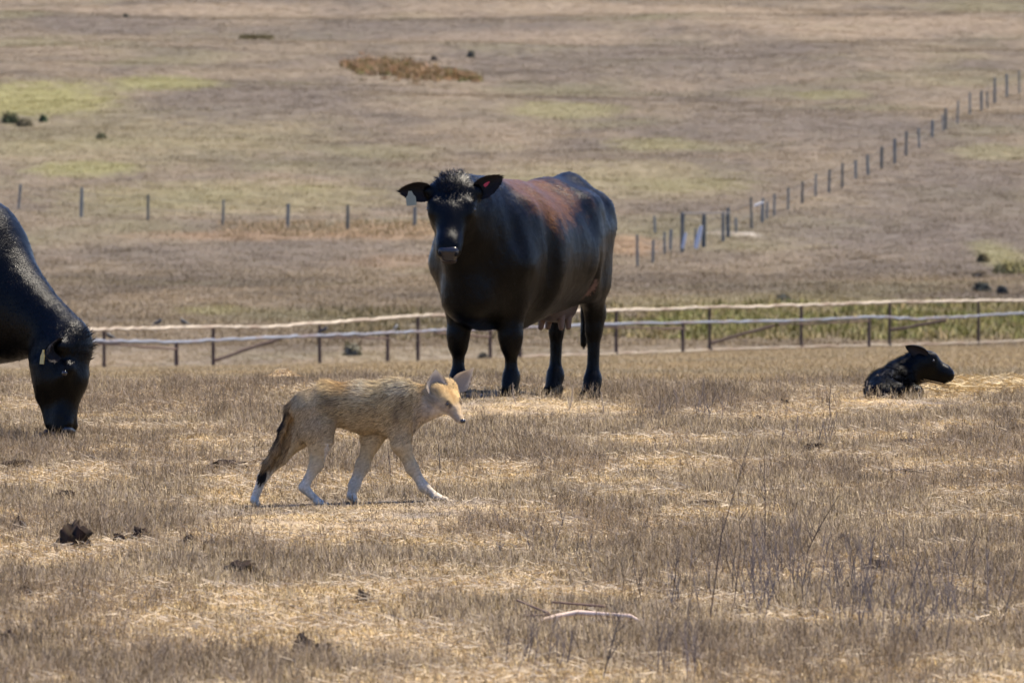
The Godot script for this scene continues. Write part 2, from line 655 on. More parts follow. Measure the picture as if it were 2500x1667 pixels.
	tip = tip.lerp(bel, smoothstep(0.66, 0.9, v + u * 0.08))
	root = tip * 0.55
	root = root.lerp(Color(0.16, 0.115, 0.07), 0.6)
	length = lerpf(0.044, 0.02, smoothstep(0.3, 0.85, v))
	var orange := blob(px, py, 848.0, 948.0, 32.0, 22.0) + 0.8 * blob(px, py, 1040.0, 958.0, 18.0, 18.0) + 0.35 * blob(px, py, 770.0, 945.0, 40.0, 20.0)
	tip = tip.lerp(Color(0.52, 0.31, 0.12), clampf(orange * 0.85, 0.0, 0.8))
	root = root.lerp(Color(0.36, 0.20, 0.07), clampf(orange * 0.8, 0.0, 0.8))
	var pale2 := blob(px, py, 890.0, 945.0, 22.0, 26.0) + blob(px, py, 985.0, 950.0, 30.0, 16.0) + 0.5 * blob(px, py, 930.0, 930.0, 40.0, 8.0)
	tip = tip.lerp(Color(0.66, 0.56, 0.385), clampf(pale2, 0.0, 0.8))
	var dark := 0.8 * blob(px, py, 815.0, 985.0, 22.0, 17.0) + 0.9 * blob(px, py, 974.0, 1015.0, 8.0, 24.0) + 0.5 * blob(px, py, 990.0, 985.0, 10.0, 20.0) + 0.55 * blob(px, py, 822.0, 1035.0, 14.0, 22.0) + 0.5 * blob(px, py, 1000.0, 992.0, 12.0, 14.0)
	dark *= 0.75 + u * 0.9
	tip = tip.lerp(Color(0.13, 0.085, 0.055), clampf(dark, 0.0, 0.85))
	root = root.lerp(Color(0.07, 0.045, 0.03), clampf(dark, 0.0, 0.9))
	if px < 790.0:      # haunch: hair combed down and back
		flow = Vector3(-0.55, -0.9, 0)
		length = 0.020
		tip = tip.lerp(Color(0.42, 0.335, 0.225), 0.5)
	elif px > 930.0 and px < 1012.0:
		flow = Vector3(-0.7, -0.55, 0)
		if v < 0.3:
			length = 0.046
			lift = 0.36
	elif px >= 1012.0:
		flow = Vector3(-0.6, -0.8, 0)
		length = 0.026
		tip = tip.lerp(Color(0.36, 0.30, 0.24), 0.5 * smoothstep(0.3, 0.5, v))
		if v > 0.7: tip = tip.lerp(Color(0.62, 0.52, 0.40), 0.6)
	if v < 0.12: lift = 0.34
	tip = tip.lerp(leg_c, leg)
	root = root.lerp(leg_c * 0.75, leg)
	length = lerpf(length, 0.008, leg)
	tip = tip * clampf(1.0 + u * 0.9, 0.3, 1.7)
	return [root, tip, length, lift, flow]

var HEAD_O := Vector3.ZERO
const HEAD_F := Vector3(0.505, -0.685, 0.525)
const HEAD_S := Vector3(0.824, 0.187, -0.536)
const HEAD_U := Vector3(0.269, 0.703, 0.659)

func hd(f: float, u: float, s: float) -> Vector3:
	return HEAD_O + HEAD_F * f + HEAD_U * u + HEAD_S * s

func build_coyote() -> void:
	var at := ground_at(850.0, 40.0)
	var o := thing("coyote", "thin tawny coyote walking past the black cow with its head lowered", "coyote", at)
	HEAD_O = cy(1085, 970, 0.045)
	var B := []
	var X := Vector3.RIGHT
	# trunk
	B.append(bone(cy(758, 998), cy(800, 992), Vector2(0.076, 0.064), Vector2(0.083, 0.07), 0.016))
	B.append(bone(cy(800, 992), cy(880, 1002), Vector2(0.083, 0.068), Vector2(0.1, 0.078), 0.016))
	B.append(bone(cy(880, 1002), cy(962, 999), Vector2(0.1, 0.08), Vector2(0.104, 0.076), 0.016))
	B.append(bone(cy(962, 994), cy(1000, 990, 0.01), Vector2(0.098, 0.07), Vector2(0.08, 0.058), 0.016))
	B.append(bone(cy(985, 1030, 0.01), cy(960, 1040), Vector2(0.052, 0.05), Vector2(0.052, 0.06), 0.018))
	# neck
	B.append(bone(cy(1000, 990, 0.01), cy(1062, 980, 0.035), Vector2(0.078, 0.058), Vector2(0.062, 0.05), 0.014))
	B.append(bone(cy(1020, 1012, 0.015), cy(1062, 1000, 0.035), 0.045, 0.04, 0.014))
	# head
	B.append(bone(hd(-0.02, 0.0, 0), hd(0.03, 0.004, 0), Vector2(0.045, 0.052), Vector2(0.041, 0.050), 0.008, HEAD_U))
	B.append(bone(hd(0.01, -0.016, -0.036), hd(0.05, -0.016, -0.026), 0.034, 0.024, 0.012))
	B.append(bone(hd(0.01, -0.016, 0.036), hd(0.05, -0.016, 0.026), 0.034, 0.024, 0.012))
	B.append(bone(hd(0.045, 0.008, 0), hd(0.085, 0.003, 0), Vector2(0.035, 0.043), Vector2(0.025, 0.028), 0.008, HEAD_U))
	B.append(bone(hd(0.08, 0.001, 0), hd(0.155, -0.007, 0), Vector2(0.0235, 0.026), Vector2(0.014, 0.015), 0.007, HEAD_U))
	B.append(bone(hd(0.05, -0.022, 0), hd(0.138, -0.020, 0), Vector2(0.017, 0.025), Vector2(0.0105, 0.014), 0.007, HEAD_U))
	for s in [-1.0, 1.0]:
		B.append(bone(hd(0.062, 0.026, 0.024 * s), hd(0.076, 0.022, 0.027 * s), 0.010, 0.009, 0.006))
		B.append(bone(hd(-0.022, 0.022, 0.038 * s), hd(-0.005, 0.030, 0.036 * s), 0.022, 0.018, 0.01))
	# tail
	B.append(bone(cy(736, 985), cy(708, 1004), 0.032, 0.017, 0.012))
	B.append(bone(cy(708, 1002), cy(690, 1052), 0.014, 0.012, 0.008))
	B.append(bone(cy(690, 1052), cy(672, 1104), 0.012, 0.015, 0.008))
	B.append(bone(cy(672, 1104), cy(652, 1136), 0.015, 0.014, 0.008))
	B.append(bone(cy(652, 1136), cy(634, 1168), 0.014, 0.007, 0.008))
	# near foreleg
	var z := 0.055
	B.append(bone(cy(985, 1030, z * 0.9), cy(978, 1092, z), Vector2(0.052, 0.036), Vector2(0.040, 0.032), 0.014, X))
	B.append(bone(cy(980, 1092, z), cy(1006, 1148, z), Vector2(0.036, 0.029), Vector2(0.0255, 0.022), 0.010, X))
	B.append(bone(cy(1006, 1148, z), cy(1035, 1194, z), Vector2(0.0245, 0.022), Vector2(0.0195, 0.018), 0.008, X))
	B.append(bone(cy(1035, 1194, z), cy(1064, 1216, z), 0.0195, 0.0165, 0.008))
	for k in 4:
		var zz := z + (k - 1.5) * 0.011
		B.append(bone(cy(1063, 1218, zz), cy(1086 + (4 if k == 1 or k == 2 else 0), 1224, zz), 0.0115, 0.0085, 0.004))
	# far foreleg
	z = -0.05
	B.append(bone(cy(925, 1050, z), cy(906, 1084, z), Vector2(0.05, 0.036), Vector2(0.039, 0.032), 0.014, X))
	B.append(bone(cy(906, 1084, z), cy(884, 1146, z), Vector2(0.038, 0.030), Vector2(0.029, 0.024), 0.010, X))
	B.append(bone(cy(884, 1146, z), cy(864, 1192, z), Vector2(0.029, 0.024), Vector2(0.0235, 0.020), 0.008, X))
	B.append(bone(cy(864, 1192, z), cy(857, 1216, z), 0.0225, 0.02, 0.008))
	for k in 4:
		var zz := z + (k - 1.5) * 0.012
		B.append(bone(cy(856, 1220, zz), cy(866 + (3 if k == 1 or k == 2 else 0), 1229, zz), 0.0125, 0.010, 0.004))
	# near hind leg
	z = 0.05
	B.append(bone(cy(756, 1006, z * 0.8), cy(770, 1055, z), Vector2(0.068, 0.05), Vector2(0.062, 0.044), 0.014, X))
	B.append(bone(cy(770, 1050, z), cy(782, 1090, z), Vector2(0.062, 0.043), Vector2(0.043, 0.034), 0.014, X))
	B.append(bone(cy(780, 1092, z), cy(772, 1140, z), Vector2(0.042, 0.032), Vector2(0.029, 0.024), 0.010, X))
	B.append(bone(cy(772, 1140, z), cy(741, 1194, z), Vector2(0.027, 0.023), Vector2(0.0185, 0.017), 0.008, X))
	B.append(bone(cy(741, 1196, z), cy(776, 1229, z), 0.0195, 0.015, 0.007))
	for k in 4:
		var zz := z + (k - 1.5) * 0.011
		B.append(bone(cy(775, 1231, zz), cy(793 + (4 if k == 1 or k == 2 else 0), 1236, zz), 0.0115, 0.0085, 0.004))
	B.append(bone(cy(800, 1040, z * 0.9), cy(806, 1080, z * 0.9), 0.022, 0.010, 0.012))
	# far hind leg
	z = -0.045
	B.append(bone(cy(745, 1010, z), cy(722, 1078, z), Vector2(0.07, 0.045), Vector2(0.050, 0.036), 0.014, X))
	B.append(bone(cy(722, 1078, z), cy(684, 1126, z), Vector2(0.044, 0.032), Vector2(0.029, 0.023), 0.010, X))
	B.append(bone(cy(684, 1126, z), cy(640, 1172, z), Vector2(0.026, 0.022), Vector2(0.0205, 0.018), 0.008, X))
	B.append(bone(cy(640, 1172, z), cy(621, 1222, z), 0.021, 0.0175, 0.008))
	for k in 4:
		var zz := z + (k - 1.5) * 0.012
		B.append(bone(cy(618, 1230, zz), cy(628, 1239, zz), 0.0125, 0.010, 0.004))
	var mb := body(B, 0.0064)
	for k in mb.v.size():
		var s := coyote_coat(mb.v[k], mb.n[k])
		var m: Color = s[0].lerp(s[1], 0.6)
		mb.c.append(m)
	var fm := mat("coyote_fur", 0.85, 0.25)
	fm.backlight_enabled = true
	fm.backlight = Color(0.16, 0.16, 0.16)
	part("body", mb, fm, o)
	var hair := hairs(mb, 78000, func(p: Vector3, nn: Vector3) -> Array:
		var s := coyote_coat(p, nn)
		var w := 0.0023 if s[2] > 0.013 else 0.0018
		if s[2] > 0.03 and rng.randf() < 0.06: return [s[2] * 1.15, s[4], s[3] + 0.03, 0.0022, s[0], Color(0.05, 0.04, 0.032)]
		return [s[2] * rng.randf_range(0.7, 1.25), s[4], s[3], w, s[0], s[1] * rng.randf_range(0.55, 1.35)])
	var hm := MB.new()
	hm.v = mb.v
	hm.n = mb.n
	for k in range(0, mb.i.size(), 3):
		var q := mb.v[mb.i[k]]
		if q.x > (1046.0 - 850.0) / CS and q.y > 0.3:
			hm.tri(mb.i[k], mb.i[k + 1], mb.i[k + 2])
	var face := hairs(hm, 24000, func(p: Vector3, nn: Vector3) -> Array:
		if (p - HEAD_O).dot(HEAD_F) > 0.157: return []
		var s := coyote_coat(p, nn)
		return [s[2] * rng.randf_range(0.8, 1.4), s[4], s[3] + 0.08, 0.0013, s[0] * 0.8, s[1] * rng.randf_range(0.6, 1.35)])
	hair.add(face)
	var fur := part("fur", hair, fm, o)
	tag(fur, "", "", "", "stuff")
	var em := mat("coyote_ear", 0.85, 0.25)
	em.backlight_enabled = true
	em.backlight = Color(0.12, 0.09, 0.07)
	var inner := Color(0.29, 0.24, 0.19)
	var outer := Color(0.45, 0.315, 0.16)
	var rimc := Color(0.68, 0.55, 0.37)  # cream ear edge, with its sunlit brightness painted into the colour
	# near ear, then far ear
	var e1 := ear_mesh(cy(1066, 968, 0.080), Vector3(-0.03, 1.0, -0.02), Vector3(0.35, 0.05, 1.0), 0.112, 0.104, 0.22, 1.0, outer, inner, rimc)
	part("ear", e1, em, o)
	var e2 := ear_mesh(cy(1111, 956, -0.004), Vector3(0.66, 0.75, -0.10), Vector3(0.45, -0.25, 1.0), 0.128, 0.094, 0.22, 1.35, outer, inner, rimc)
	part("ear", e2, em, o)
	for em2 in [e1, e2]:
		var tuft := hairs(em2, 1500, func(p: Vector3, nn: Vector3) -> Array:
			var low := clampf((1235.0 - p.y * CS - 905.0) / 60.0, 0.0, 1.0)
			return [rng.randf_range(0.006, 0.016) * (0.4 + low), Vector3(0.2, 1, 0), 0.2, 0.0014, Color(0.22, 0.165, 0.11), Color(0.46, 0.36, 0.23)] if low > 0.35 else [])
		var tp := part("ear_hair", tuft, fm, o)
		tag(tp, "", "", "", "stuff")
	var gloss := mat("wet_black", 0.18, 0.6, false, Color(0.012, 0.010, 0.010))
	var nose := MB.new()
	ball(nose, hd(0.162, -0.001, 0), Vector3(0.0122, 0.0105, 0.0122), Color.BLACK)
	part("nose", nose, gloss, o)
	var amber := mat("amber_eye", 0.1, 0.6, false, Color(0.20, 0.11, 0.035))
	for s in [-1.0, 1.0]:
		var eye := MB.new()
		ball(eye, hd(0.0695, 0.0232, 0.0335 * s), Vector3.ONE * 0.0082, Color.BLACK)
		var ep := part("eye", eye, amber, o)
		var pupil := MB.new()
		ball(pupil, hd(0.0725, 0.0256, 0.0358 * s), Vector3.ONE * 0.0060, Color.BLACK)
		part("pupil", pupil, gloss, ep)

# ------------------------------------------------------------------ cows
func cow_coat_material() -> StandardMaterial3D:
	var m := mat("black_coat", 0.34, 0.25)
	if not m.heightmap_enabled:
		var tx := NoiseTexture2D.new()
		tx.width = 256
		tx.height = 256
		tx.seamless = true
		var nz := FastNoiseLite.new()
		nz.seed = 8
		nz.frequency = 0.05
		nz.fractal_octaves = 3
		tx.noise = nz
		m.heightmap_enabled = true
		m.heightmap_texture = tx
		m.heightmap_scale = 0.22
		m.uv1_triplanar = true
		m.uv1_scale = Vector3(14.0, 3.5, 14.0)
	return m

# o.poll, o.f, o.s (own axes: x forward, y up, z to the cow's right), o.size of the head, o.neck bones
func build_cow(o: Node3D, pose: Dictionary) -> void:
	var B := []
	var X := Vector3.RIGHT
	# trunk
	B.append(bone(Vector3(0.06, 0.86, 0), Vector3(-0.35, 0.84, 0), Vector2(0.39, 0.275), Vector2(0.415, 0.325), 0.035))
	B.append(bone(Vector3(-0.35, 0.83, 0), Vector3(-0.92, 0.86, 0), Vector2(0.415, 0.34), Vector2(0.375, 0.335), 0.035))
	B.append(bone(Vector3(-0.92, 0.92, 0), Vector3(-1.30, 0.99, 0), Vector2(0.33, 0.29), Vector2(0.27, 0.235), 0.035))
	B.append(bone(Vector3(0.0, 1.19, 0), Vector3(-0.9, 1.20, 0), 0.055, 0.06, 0.03))
	B.append(bone(Vector3(-0.9, 1.20, 0), Vector3(-1.26, 1.222, 0), 0.06, 0.075, 0.04))
	B.append(bone(Vector3(-1.26, 1.222, 0), Vector3(-1.50, 1.15, 0), 0.07, 0.05, 0.035))
	for s in [-1.0, 1.0]:
		B.append(bone(Vector3(-1.02, 1.12, 0.18 * s), Vector3(-1.14, 1.12, 0.19 * s), 0.075, 0.075, 0.045))
		B.append(bone(Vector3(-1.40, 1.10, 0.13 * s), Vector3(-1.46, 1.02, 0.12 * s), 0.10, 0.09, 0.03))
		# shoulder and foreleg
		B.append(bone(Vector3(-0.12, 1.10, 0.19 * s), Vector3(0.06, 0.80, 0.24 * s), Vector2(0.10, 0.07), Vector2(0.12, 0.07), 0.03, X))
		B.append(bone(Vector3(0.04, 0.80, 0.21 * s), Vector3(-0.01, 0.60, 0.185 * s), Vector2(0.14, 0.09), Vector2(0.095, 0.078), 0.03, X))
		var fs: float = pose.fore[0 if s < 0 else 1]
		var lz: float = 0.165 * s
		B.append(bone(Vector3(-0.01, 0.62, 0.18 * s), Vector3(fs * 0.5 + 0.01, 0.37, lz), Vector2(0.088, 0.07), Vector2(0.058, 0.055), 0.02, X))
		B.append(bone(Vector3(fs * 0.5 + 0.015, 0.37, lz), Vector3(fs * 0.5 + 0.015, 0.31, lz), 0.059, 0.053, 0.014))
		var gf := Vector3(0, foot_drop(o, fs, lz), 0)
		B.append(bone(Vector3(fs * 0.5 + 0.01, 0.32, lz), Vector3(fs, 0.13, lz) + gf, Vector2(0.038, 0.033), Vector2(0.035, 0.034), 0.012, X))
		B.append(bone(Vector3(fs, 0.13, lz) + gf, Vector3(fs + 0.03, 0.065, lz) + gf, 0.050, 0.050, 0.012))
		# thigh and hind leg
		var hx: float = pose.hind[0 if s < 0 else 1]
		var hz: float = 0.13 * s
		B.append(bone(Vector3(-1.20, 0.95, 0.16 * s), Vector3(-1.24, 0.66, 0.16 * s), Vector2(0.25, 0.115), Vector2(0.165, 0.10), 0.03, X))
		B.append(bone(Vector3(-1.24, 0.68, 0.155 * s), Vector3(hx - 0.05, 0.47, hz), Vector2(0.135, 0.085), Vector2(0.072, 0.052), 0.025, X))
		B.append(bone(Vector3(hx - 0.055, 0.47, hz), Vector3(hx - 0.03, 0.36, hz), Vector2(0.066, 0.048), Vector2(0.05, 0.042), 0.014, X))
		var gh := Vector3(0, foot_drop(o, hx, hz), 0)
		B.append(bone(Vector3(hx - 0.03, 0.38, hz), Vector3(hx - 0.01, 0.14, hz) + gh, Vector2(0.042, 0.037), Vector2(0.037, 0.035), 0.012, X))
		B.append(bone(Vector3(hx - 0.01, 0.135, hz) + gh, Vector3(hx + 0.025, 0.065, hz) + gh, 0.052, 0.050, 0.012))
		# flank fold
		B.append(bone(Vector3(-0.95, 0.78, 0.25 * s), Vector3(-1.12, 0.60, 0.20 * s), 0.06, 0.04, 0.03))
	# tail
	B.append(bone(Vector3(-1.51, 1.17, 0), Vector3(-1.60, 1.0, 0), 0.036, 0.028, 0.015))
	B.append(bone(Vector3(-1.60, 1.0, 0), Vector3(-1.60, 0.55, 0.02), 0.026, 0.02, 0.012))
	B.append(bone(Vector3(-1.60, 0.55, 0.02), Vector3(-1.58, 0.28, 0.03), 0.035, 0.02, 0.012))
	for b in pose.neck: B.append(b)
	# head
	var P: Vector3 = pose.poll
	var f: Vector3 = pose.f.normalized()
	var sd: Vector3 = (pose.s - f * pose.s.dot(f)).normalized()
	var u := f.cross(sd)
	var S: float = pose.size
	var D: float = pose.deep
	var hp := func(t: float, b: float, c: float) -> Vector3: return P + (f * t + u * b * D + sd * c) * S
	B.append(bone(hp.call(0.035, -0.05, 0), hp.call(0.19, -0.035, 0), Vector2(0.095 * D, 0.128) * S, Vector2(0.092 * D, 0.120) * S, 0.016, u))
	B.append(bone(hp.call(-0.005, -0.01, 0), hp.call(0.03, 0.0, 0), Vector2(0.055, 0.08) * S, Vector2(0.055, 0.085) * S, 0.02, u))
	B.append(bone(hp.call(0.19, -0.03, 0), hp.call(0.39, -0.012, 0), Vector2(0.082 * D, 0.098) * S, Vector2(0.058, 0.067) * S, 0.014, u))
	B.append(bone(hp.call(0.385, -0.018, 0), hp.call(0.445, -0.022, 0), Vector2(0.060, 0.075) * S, Vector2(0.050, 0.070) * S, 0.012, u))
	B.append(bone(hp.call(0.08, -0.125, 0), hp.call(0.28, -0.095, 0), Vector2(0.065, 0.07) * S, Vector2(0.045, 0.056) * S, 0.016, u))
	B.append(bone(hp.call(0.28, -0.095, 0), hp.call(0.43, -0.062, 0), Vector2(0.042, 0.052) * S, Vector2(0.028, 0.046) * S, 0.012, u))
	for s in [-1.0, 1.0]:
		B.append(bone(hp.call(0.145, 0.012, 0.104 * s), hp.call(0.19, 0.0, 0.104 * s), 0.034 * S, 0.028 * S, 0.012))
		B.append(bone(hp.call(0.13, -0.10, 0.065 * s), hp.call(0.22, -0.09, 0.06 * s), 0.05 * S, 0.04 * S, 0.02))
		B.append(bone(hp.call(0.425, 0.012, 0.036 * s), hp.call(0.45, 0.0, 0.044 * s), 0.026 * S, 0.022 * S, 0.008))
		B.append(bone(hp.call(0.03, -0.02, 0.09 * s), hp.call(0.035, -0.02, 0.14 * s), 0.038 * S, 0.03 * S, 0.012))
	var mb := body(B, 0.0125)
	for k in mb.v.size():      # hide over muscle and rib
		var q := mb.v[k]
		mb.v[k] += mb.n[k] * (n_mid.get_noise_3dv(q * 18.0) * 0.003 + n_mid.get_noise_3dv(Vector3(q.x * 11.0, q.y * 6.0, q.z * 10.0)) * 0.008)
	for k in mb.v.size():      # hollows behind the shoulder, before the hip and along the neck
		var q := mb.v[k]
		var az := absf(q.z)
		if az > 0.12:
			var dent := 0.030 * gauss(q.x + 0.24, 0.06) * gauss(q.y - 0.80, 0.26) + 0.022 * gauss(q.x + 0.90, 0.10) * gauss(q.y - 1.05, 0.12) + 0.030 * gauss(q.x + 0.98, 0.05) * gauss(q.y - 0.72, 0.14) + 0.022 * gauss(q.x - 0.16, 0.05) * gauss(q.y - 0.95, 0.18)
			dent -= 0.010 * gauss(q.x + 0.12, 0.05) * gauss(q.y - 0.95, 0.2)
			mb.v[k] -= mb.n[k] * dent
	mb.smooth()
	var black := Color(0.0028, 0.0026, 0.0026)
	for k in mb.v.size():
		mb.c.append(cow_color(mb.v[k], pose.brown, black))
	var cm := cow_coat_material()
	part("body", mb, cm, o)
	var poll_p := P + (f * 0.01 + u * 0.02) * S
	ruffle = 0.3
	var hair := hairs(mb, pose.hairs, func(p: Vector3, nn: Vector3) -> Array:
		var c := cow_color(p, pose.brown, black)
		var dp := p.distance_to(poll_p)
		var flow := Vector3(-0.9, -0.6, 0)
		var length := rng.randf_range(0.016, 0.036)
		var lift := 0.12
		if p.y < 0.5: flow = Vector3(-0.1, -1, 0)
		var hdist := (p - P).dot(f) / S
		if (p - P).length() < 0.55 * S and p.x > 0.3:
			flow = -f
			length = 0.009
			if hdist > 0.40: return []
			if hdist < 0.17:
				length = rng.randf_range(0.012, 0.026)
				lift = 0.3
				flow = -f + Vector3(rng.randf_range(-0.8, 0.8), rng.randf_range(-0.8, 0.8), rng.randf_range(-0.8, 0.8))
		if dp < 0.10 * S:
			length = rng.randf_range(0.025, 0.06)
			lift = 0.55
			flow = -f + Vector3(rng.randf_range(-1, 1), rng.randf_range(-1, 1), rng.randf_range(-1, 1)) * 0.9
		c = c * rng.randf_range(0.6, 1.7)
		return [length, flow, lift, 0.004, c, c * 1.3])
	ruffle = 0.0
	var hp_node := part("coat_hair", hair, cm, o)
	tag(hp_node, "", "", "", "stuff")
	# hooves
	var horn := mat("hoof_horn", 0.85, 0.2, false, Color(0.010, 0.009, 0.008))
	for s in [-1.0, 1.0]:
		for fore in [true, false]:
			var x: float = (pose.fore if fore else pose.hind)[0 if s < 0 else 1]
			var lz: float = (0.165 if fore else 0.13) * s
			for cl in [-1.0, 1.0]:
				var hb := body([bone(Vector3(x + 0.02, 0.055, lz + 0.026 * cl), Vector3(x + 0.075, 0.028, lz + 0.030 * cl), 0.036, 0.026, 0.006), bone(Vector3(x + 0.01, 0.022, lz + 0.028 * cl), Vector3(x + 0.085, 0.018, lz + 0.030 * cl), 0.024, 0.018, 0.006)], 0.009)
				hb.paint(Color.BLACK)
				part("hoof", hb, horn, o).position.y = foot_drop(o, x, lz)
	# ears
	var em := mat("cow_ear", 0.75, 0.35)
	var tips := []
	for k in 2:
		var s := 1.0 if k == 0 else -1.0     # the left ear first
		var axis: Vector3 = pose.ears[k]
		var base: Vector3 = hp.call(0.035, -0.02, 0.132 * s)
		var e := ear_mesh(base, axis, pose.ear_open[k], 0.185 * S, 0.125 * S, 0.5, 0.62, Color(0.014, 0.012, 0.012), Color(0.010, 0.008, 0.008), Color(0.02, 0.016, 0.014))
		part("ear", e, em, o)
		var eh := hairs(e, 900, func(_p: Vector3, _n: Vector3) -> Array:
			return [rng.randf_range(0.012, 0.032), axis, 0.25, 0.003, Color(0.012, 0.010, 0.010), Color(0.02, 0.016, 0.014)])
		tag(part("ear_hair", eh, em, o), "", "", "", "stuff")
		tips.append(base + axis.normalized() * 0.10 * S)
	# nose pad and nostrils, eyes
	var pad := MB.new()
	var gl := mat("nose_pad", 0.28, 0.5, false, Color(0.014, 0.011, 0.011))
	var pm := body([bone(hp.call(0.455, 0.004, -0.03), hp.call(0.455, 0.004, 0.03), 0.034 * S, 0.034 * S, 0.008), bone(hp.call(0.475, -0.03, -0.022), hp.call(0.475, -0.03, 0.022), 0.027 * S, 0.027 * S, 0.008)], 0.008)
	pm.paint(Color.BLACK)
	var np := part("nose", pm, gl, o)
	var dark := mat("nostril_dark", 0.6, 0.3, false, Color(0.004, 0.003, 0.003))
	for s in [-1.0, 1.0]:
		var no := MB.new()
		ball(no, hp.call(0.476, 0.012, 0.046 * s), Vector3(0.014, 0.018, 0.014) * S, Color.BLACK)
		part("nostril", no, dark, np)
		var ey := MB.new()
		ball(ey, hp.call(0.172, 0.008, 0.128 * s), Vector3.ONE * 0.017 * S, Color.BLACK)
		part("eye", ey, mat("wet_black", 0.18, 0.6, false, Color(0.012, 0.010, 0.010)), o)
	var lip := body([bone(hp.call(0.475, -0.066, -0.026), hp.call(0.475, -0.066, 0.026), 0.020 * S, 0.020 * S, 0.006)], 0.008)
	lip.paint(Color.BLACK)
	part("lower_lip", lip, mat("lip_skin", 0.55, 0.4, false, Color(0.022, 0.014, 0.012)), o)
	# udder
	if pose.udder:
		var ub := body([bone(Vector3(-0.98, 0.56, 0.0), Vector3(-1.14, 0.56, 0.0), Vector2(0.13, 0.115), Vector2(0.14, 0.115), 0.02)], 0.012)
		for p in ub.v:
			var g := 1.0 + n_fine.get_noise_3dv(p * 300.0) * 0.3
			ub.c.append(Color(0.05 * g, 0.036 * g, 0.034 * g))
		var ud := part("udder", ub, mat("udder_skin", 0.55, 0.4), o)
		for tx in [-1.01, -1.12]:
			for tz in [-0.06, 0.06]:
				var tb := body([bone(Vector3(tx, 0.47, tz), Vector3(tx + 0.012, 0.395, tz * 1.12), 0.027, 0.017, 0.008)], 0.007)
				tb.paint(Color(0.11, 0.07, 0.045))
				part("teat", tb, mat("udder_skin", 0.55, 0.4), ud)
	# ear tags
	for tg in pose.tags:
		var mbt := MB.new()
		var w: float = tg.w
		var h: float = tg.h
		var dn: Vector3 = tg.down.normalized()
		var sw: Vector3 = tg.side.normalized()
		var nn := dn.cross(sw).normalized()
		var outline := [Vector2(-0.16, 0), Vector2(0.16, 0), Vector2(0.30, 0.28), Vector2(0.5, 0.42), Vector2(0.5, 1.0), Vector2(-0.5, 1.0), Vector2(-0.5, 0.42), Vector2(-0.30, 0.28)]
		for side in 2:
			var off := nn * (0.0015 if side == 0 else -0.0015)
			var c0 := mbt.vert(tg.at + dn * h * 0.5 + off, off.normalized(), tg.c)
			for q in outline: mbt.vert(tg.at + sw * q.x * w + dn * q.y * h + off, off.normalized(), tg.c)
			for q in outline.size():
				var a := c0 + 1 + q
				var b := c0 + 1 + (q + 1) % outline.size()
				var front := (mbt.v[b] - mbt.v[c0]).cross(mbt.v[a] - mbt.v[c0]).dot(off) > 0.0
				if front: mbt.tri(c0, a, b)
				else: mbt.tri(c0, b, a)
		var tm := mat("tag_plastic", 0.45, 0.5)
		tm.backlight_enabled = true
		tm.backlight = Color(0.4, 0.4, 0.4)
		var tn := part("ear_tag", mbt, tm, o)
		tag(tn, tg.label, "")

func foot_drop(o: Node3D, x: float, z: float) -> float:
	var w := o.transform * Vector3(x + 0.04, 0, z)
	return height(w.x, w.z) - o.position.y - 0.008

func gauss(x: float, w: float) -> float:
	return exp(-x * x / (w * w))

func cow_color(p: Vector3, brown: bool, black: Color) -> Color:
	var c := black
	if brown and p.z < 0.12 and p.y > 0.8 and p.x < 0.1 and p.x > -1.1:
		# sun-bleached rusty patch over the back, reaching down the flank behind the shoulder
		var e := n_fine.get_noise_2d(p.x * 90.0, p.y * 70.0) * 0.16 + n_mid.get_noise_2d(p.x * 16.0, p.y * 16.0) * 0.18
		var low := 1.03 + 0.14 * smoothstep(-0.45, -0.95, p.x) + 0.10 * smoothstep(-0.30, -0.05, p.x)
		var w := smoothstep(low - 0.10, low + 0.12, p.y + e * 0.6) * smoothstep(0.04, -0.10, p.x + e * 0.2) * smoothstep(-0.98, -0.72, p.x + e)
		c = c.lerp(Color(0.105, 0.048, 0.016), clampf(w * (0.75 + e), 0.0, 1.0))
	if brown and p.z < -0.1:
		# bare scurfy skin in the fold of the flank
		var a := Vector3(-1.02, 0.66, -0.27)
		var b := Vector3(-0.98, 0.55, -0.22)
		var t := clampf((p - a).dot(b - a) / (b - a).length_squared(), 0.0, 1.0)
		var dd := p.distance_to(a.lerp(b, t)) + n_fine.get_noise_3dv(p * 260.0) * 0.03
		c = c.lerp(Color(0.17, 0.095, 0.07), 0.8 * (1.0 - smoothstep(0.010, 0.032, dd)))
	return c

func turned(world: Vector3, fwd: Vector3) -> Vector3:
	var right := fwd.cross(Vector3.UP)
	return Vector3(world.dot(fwd), world.y, world.dot(right))

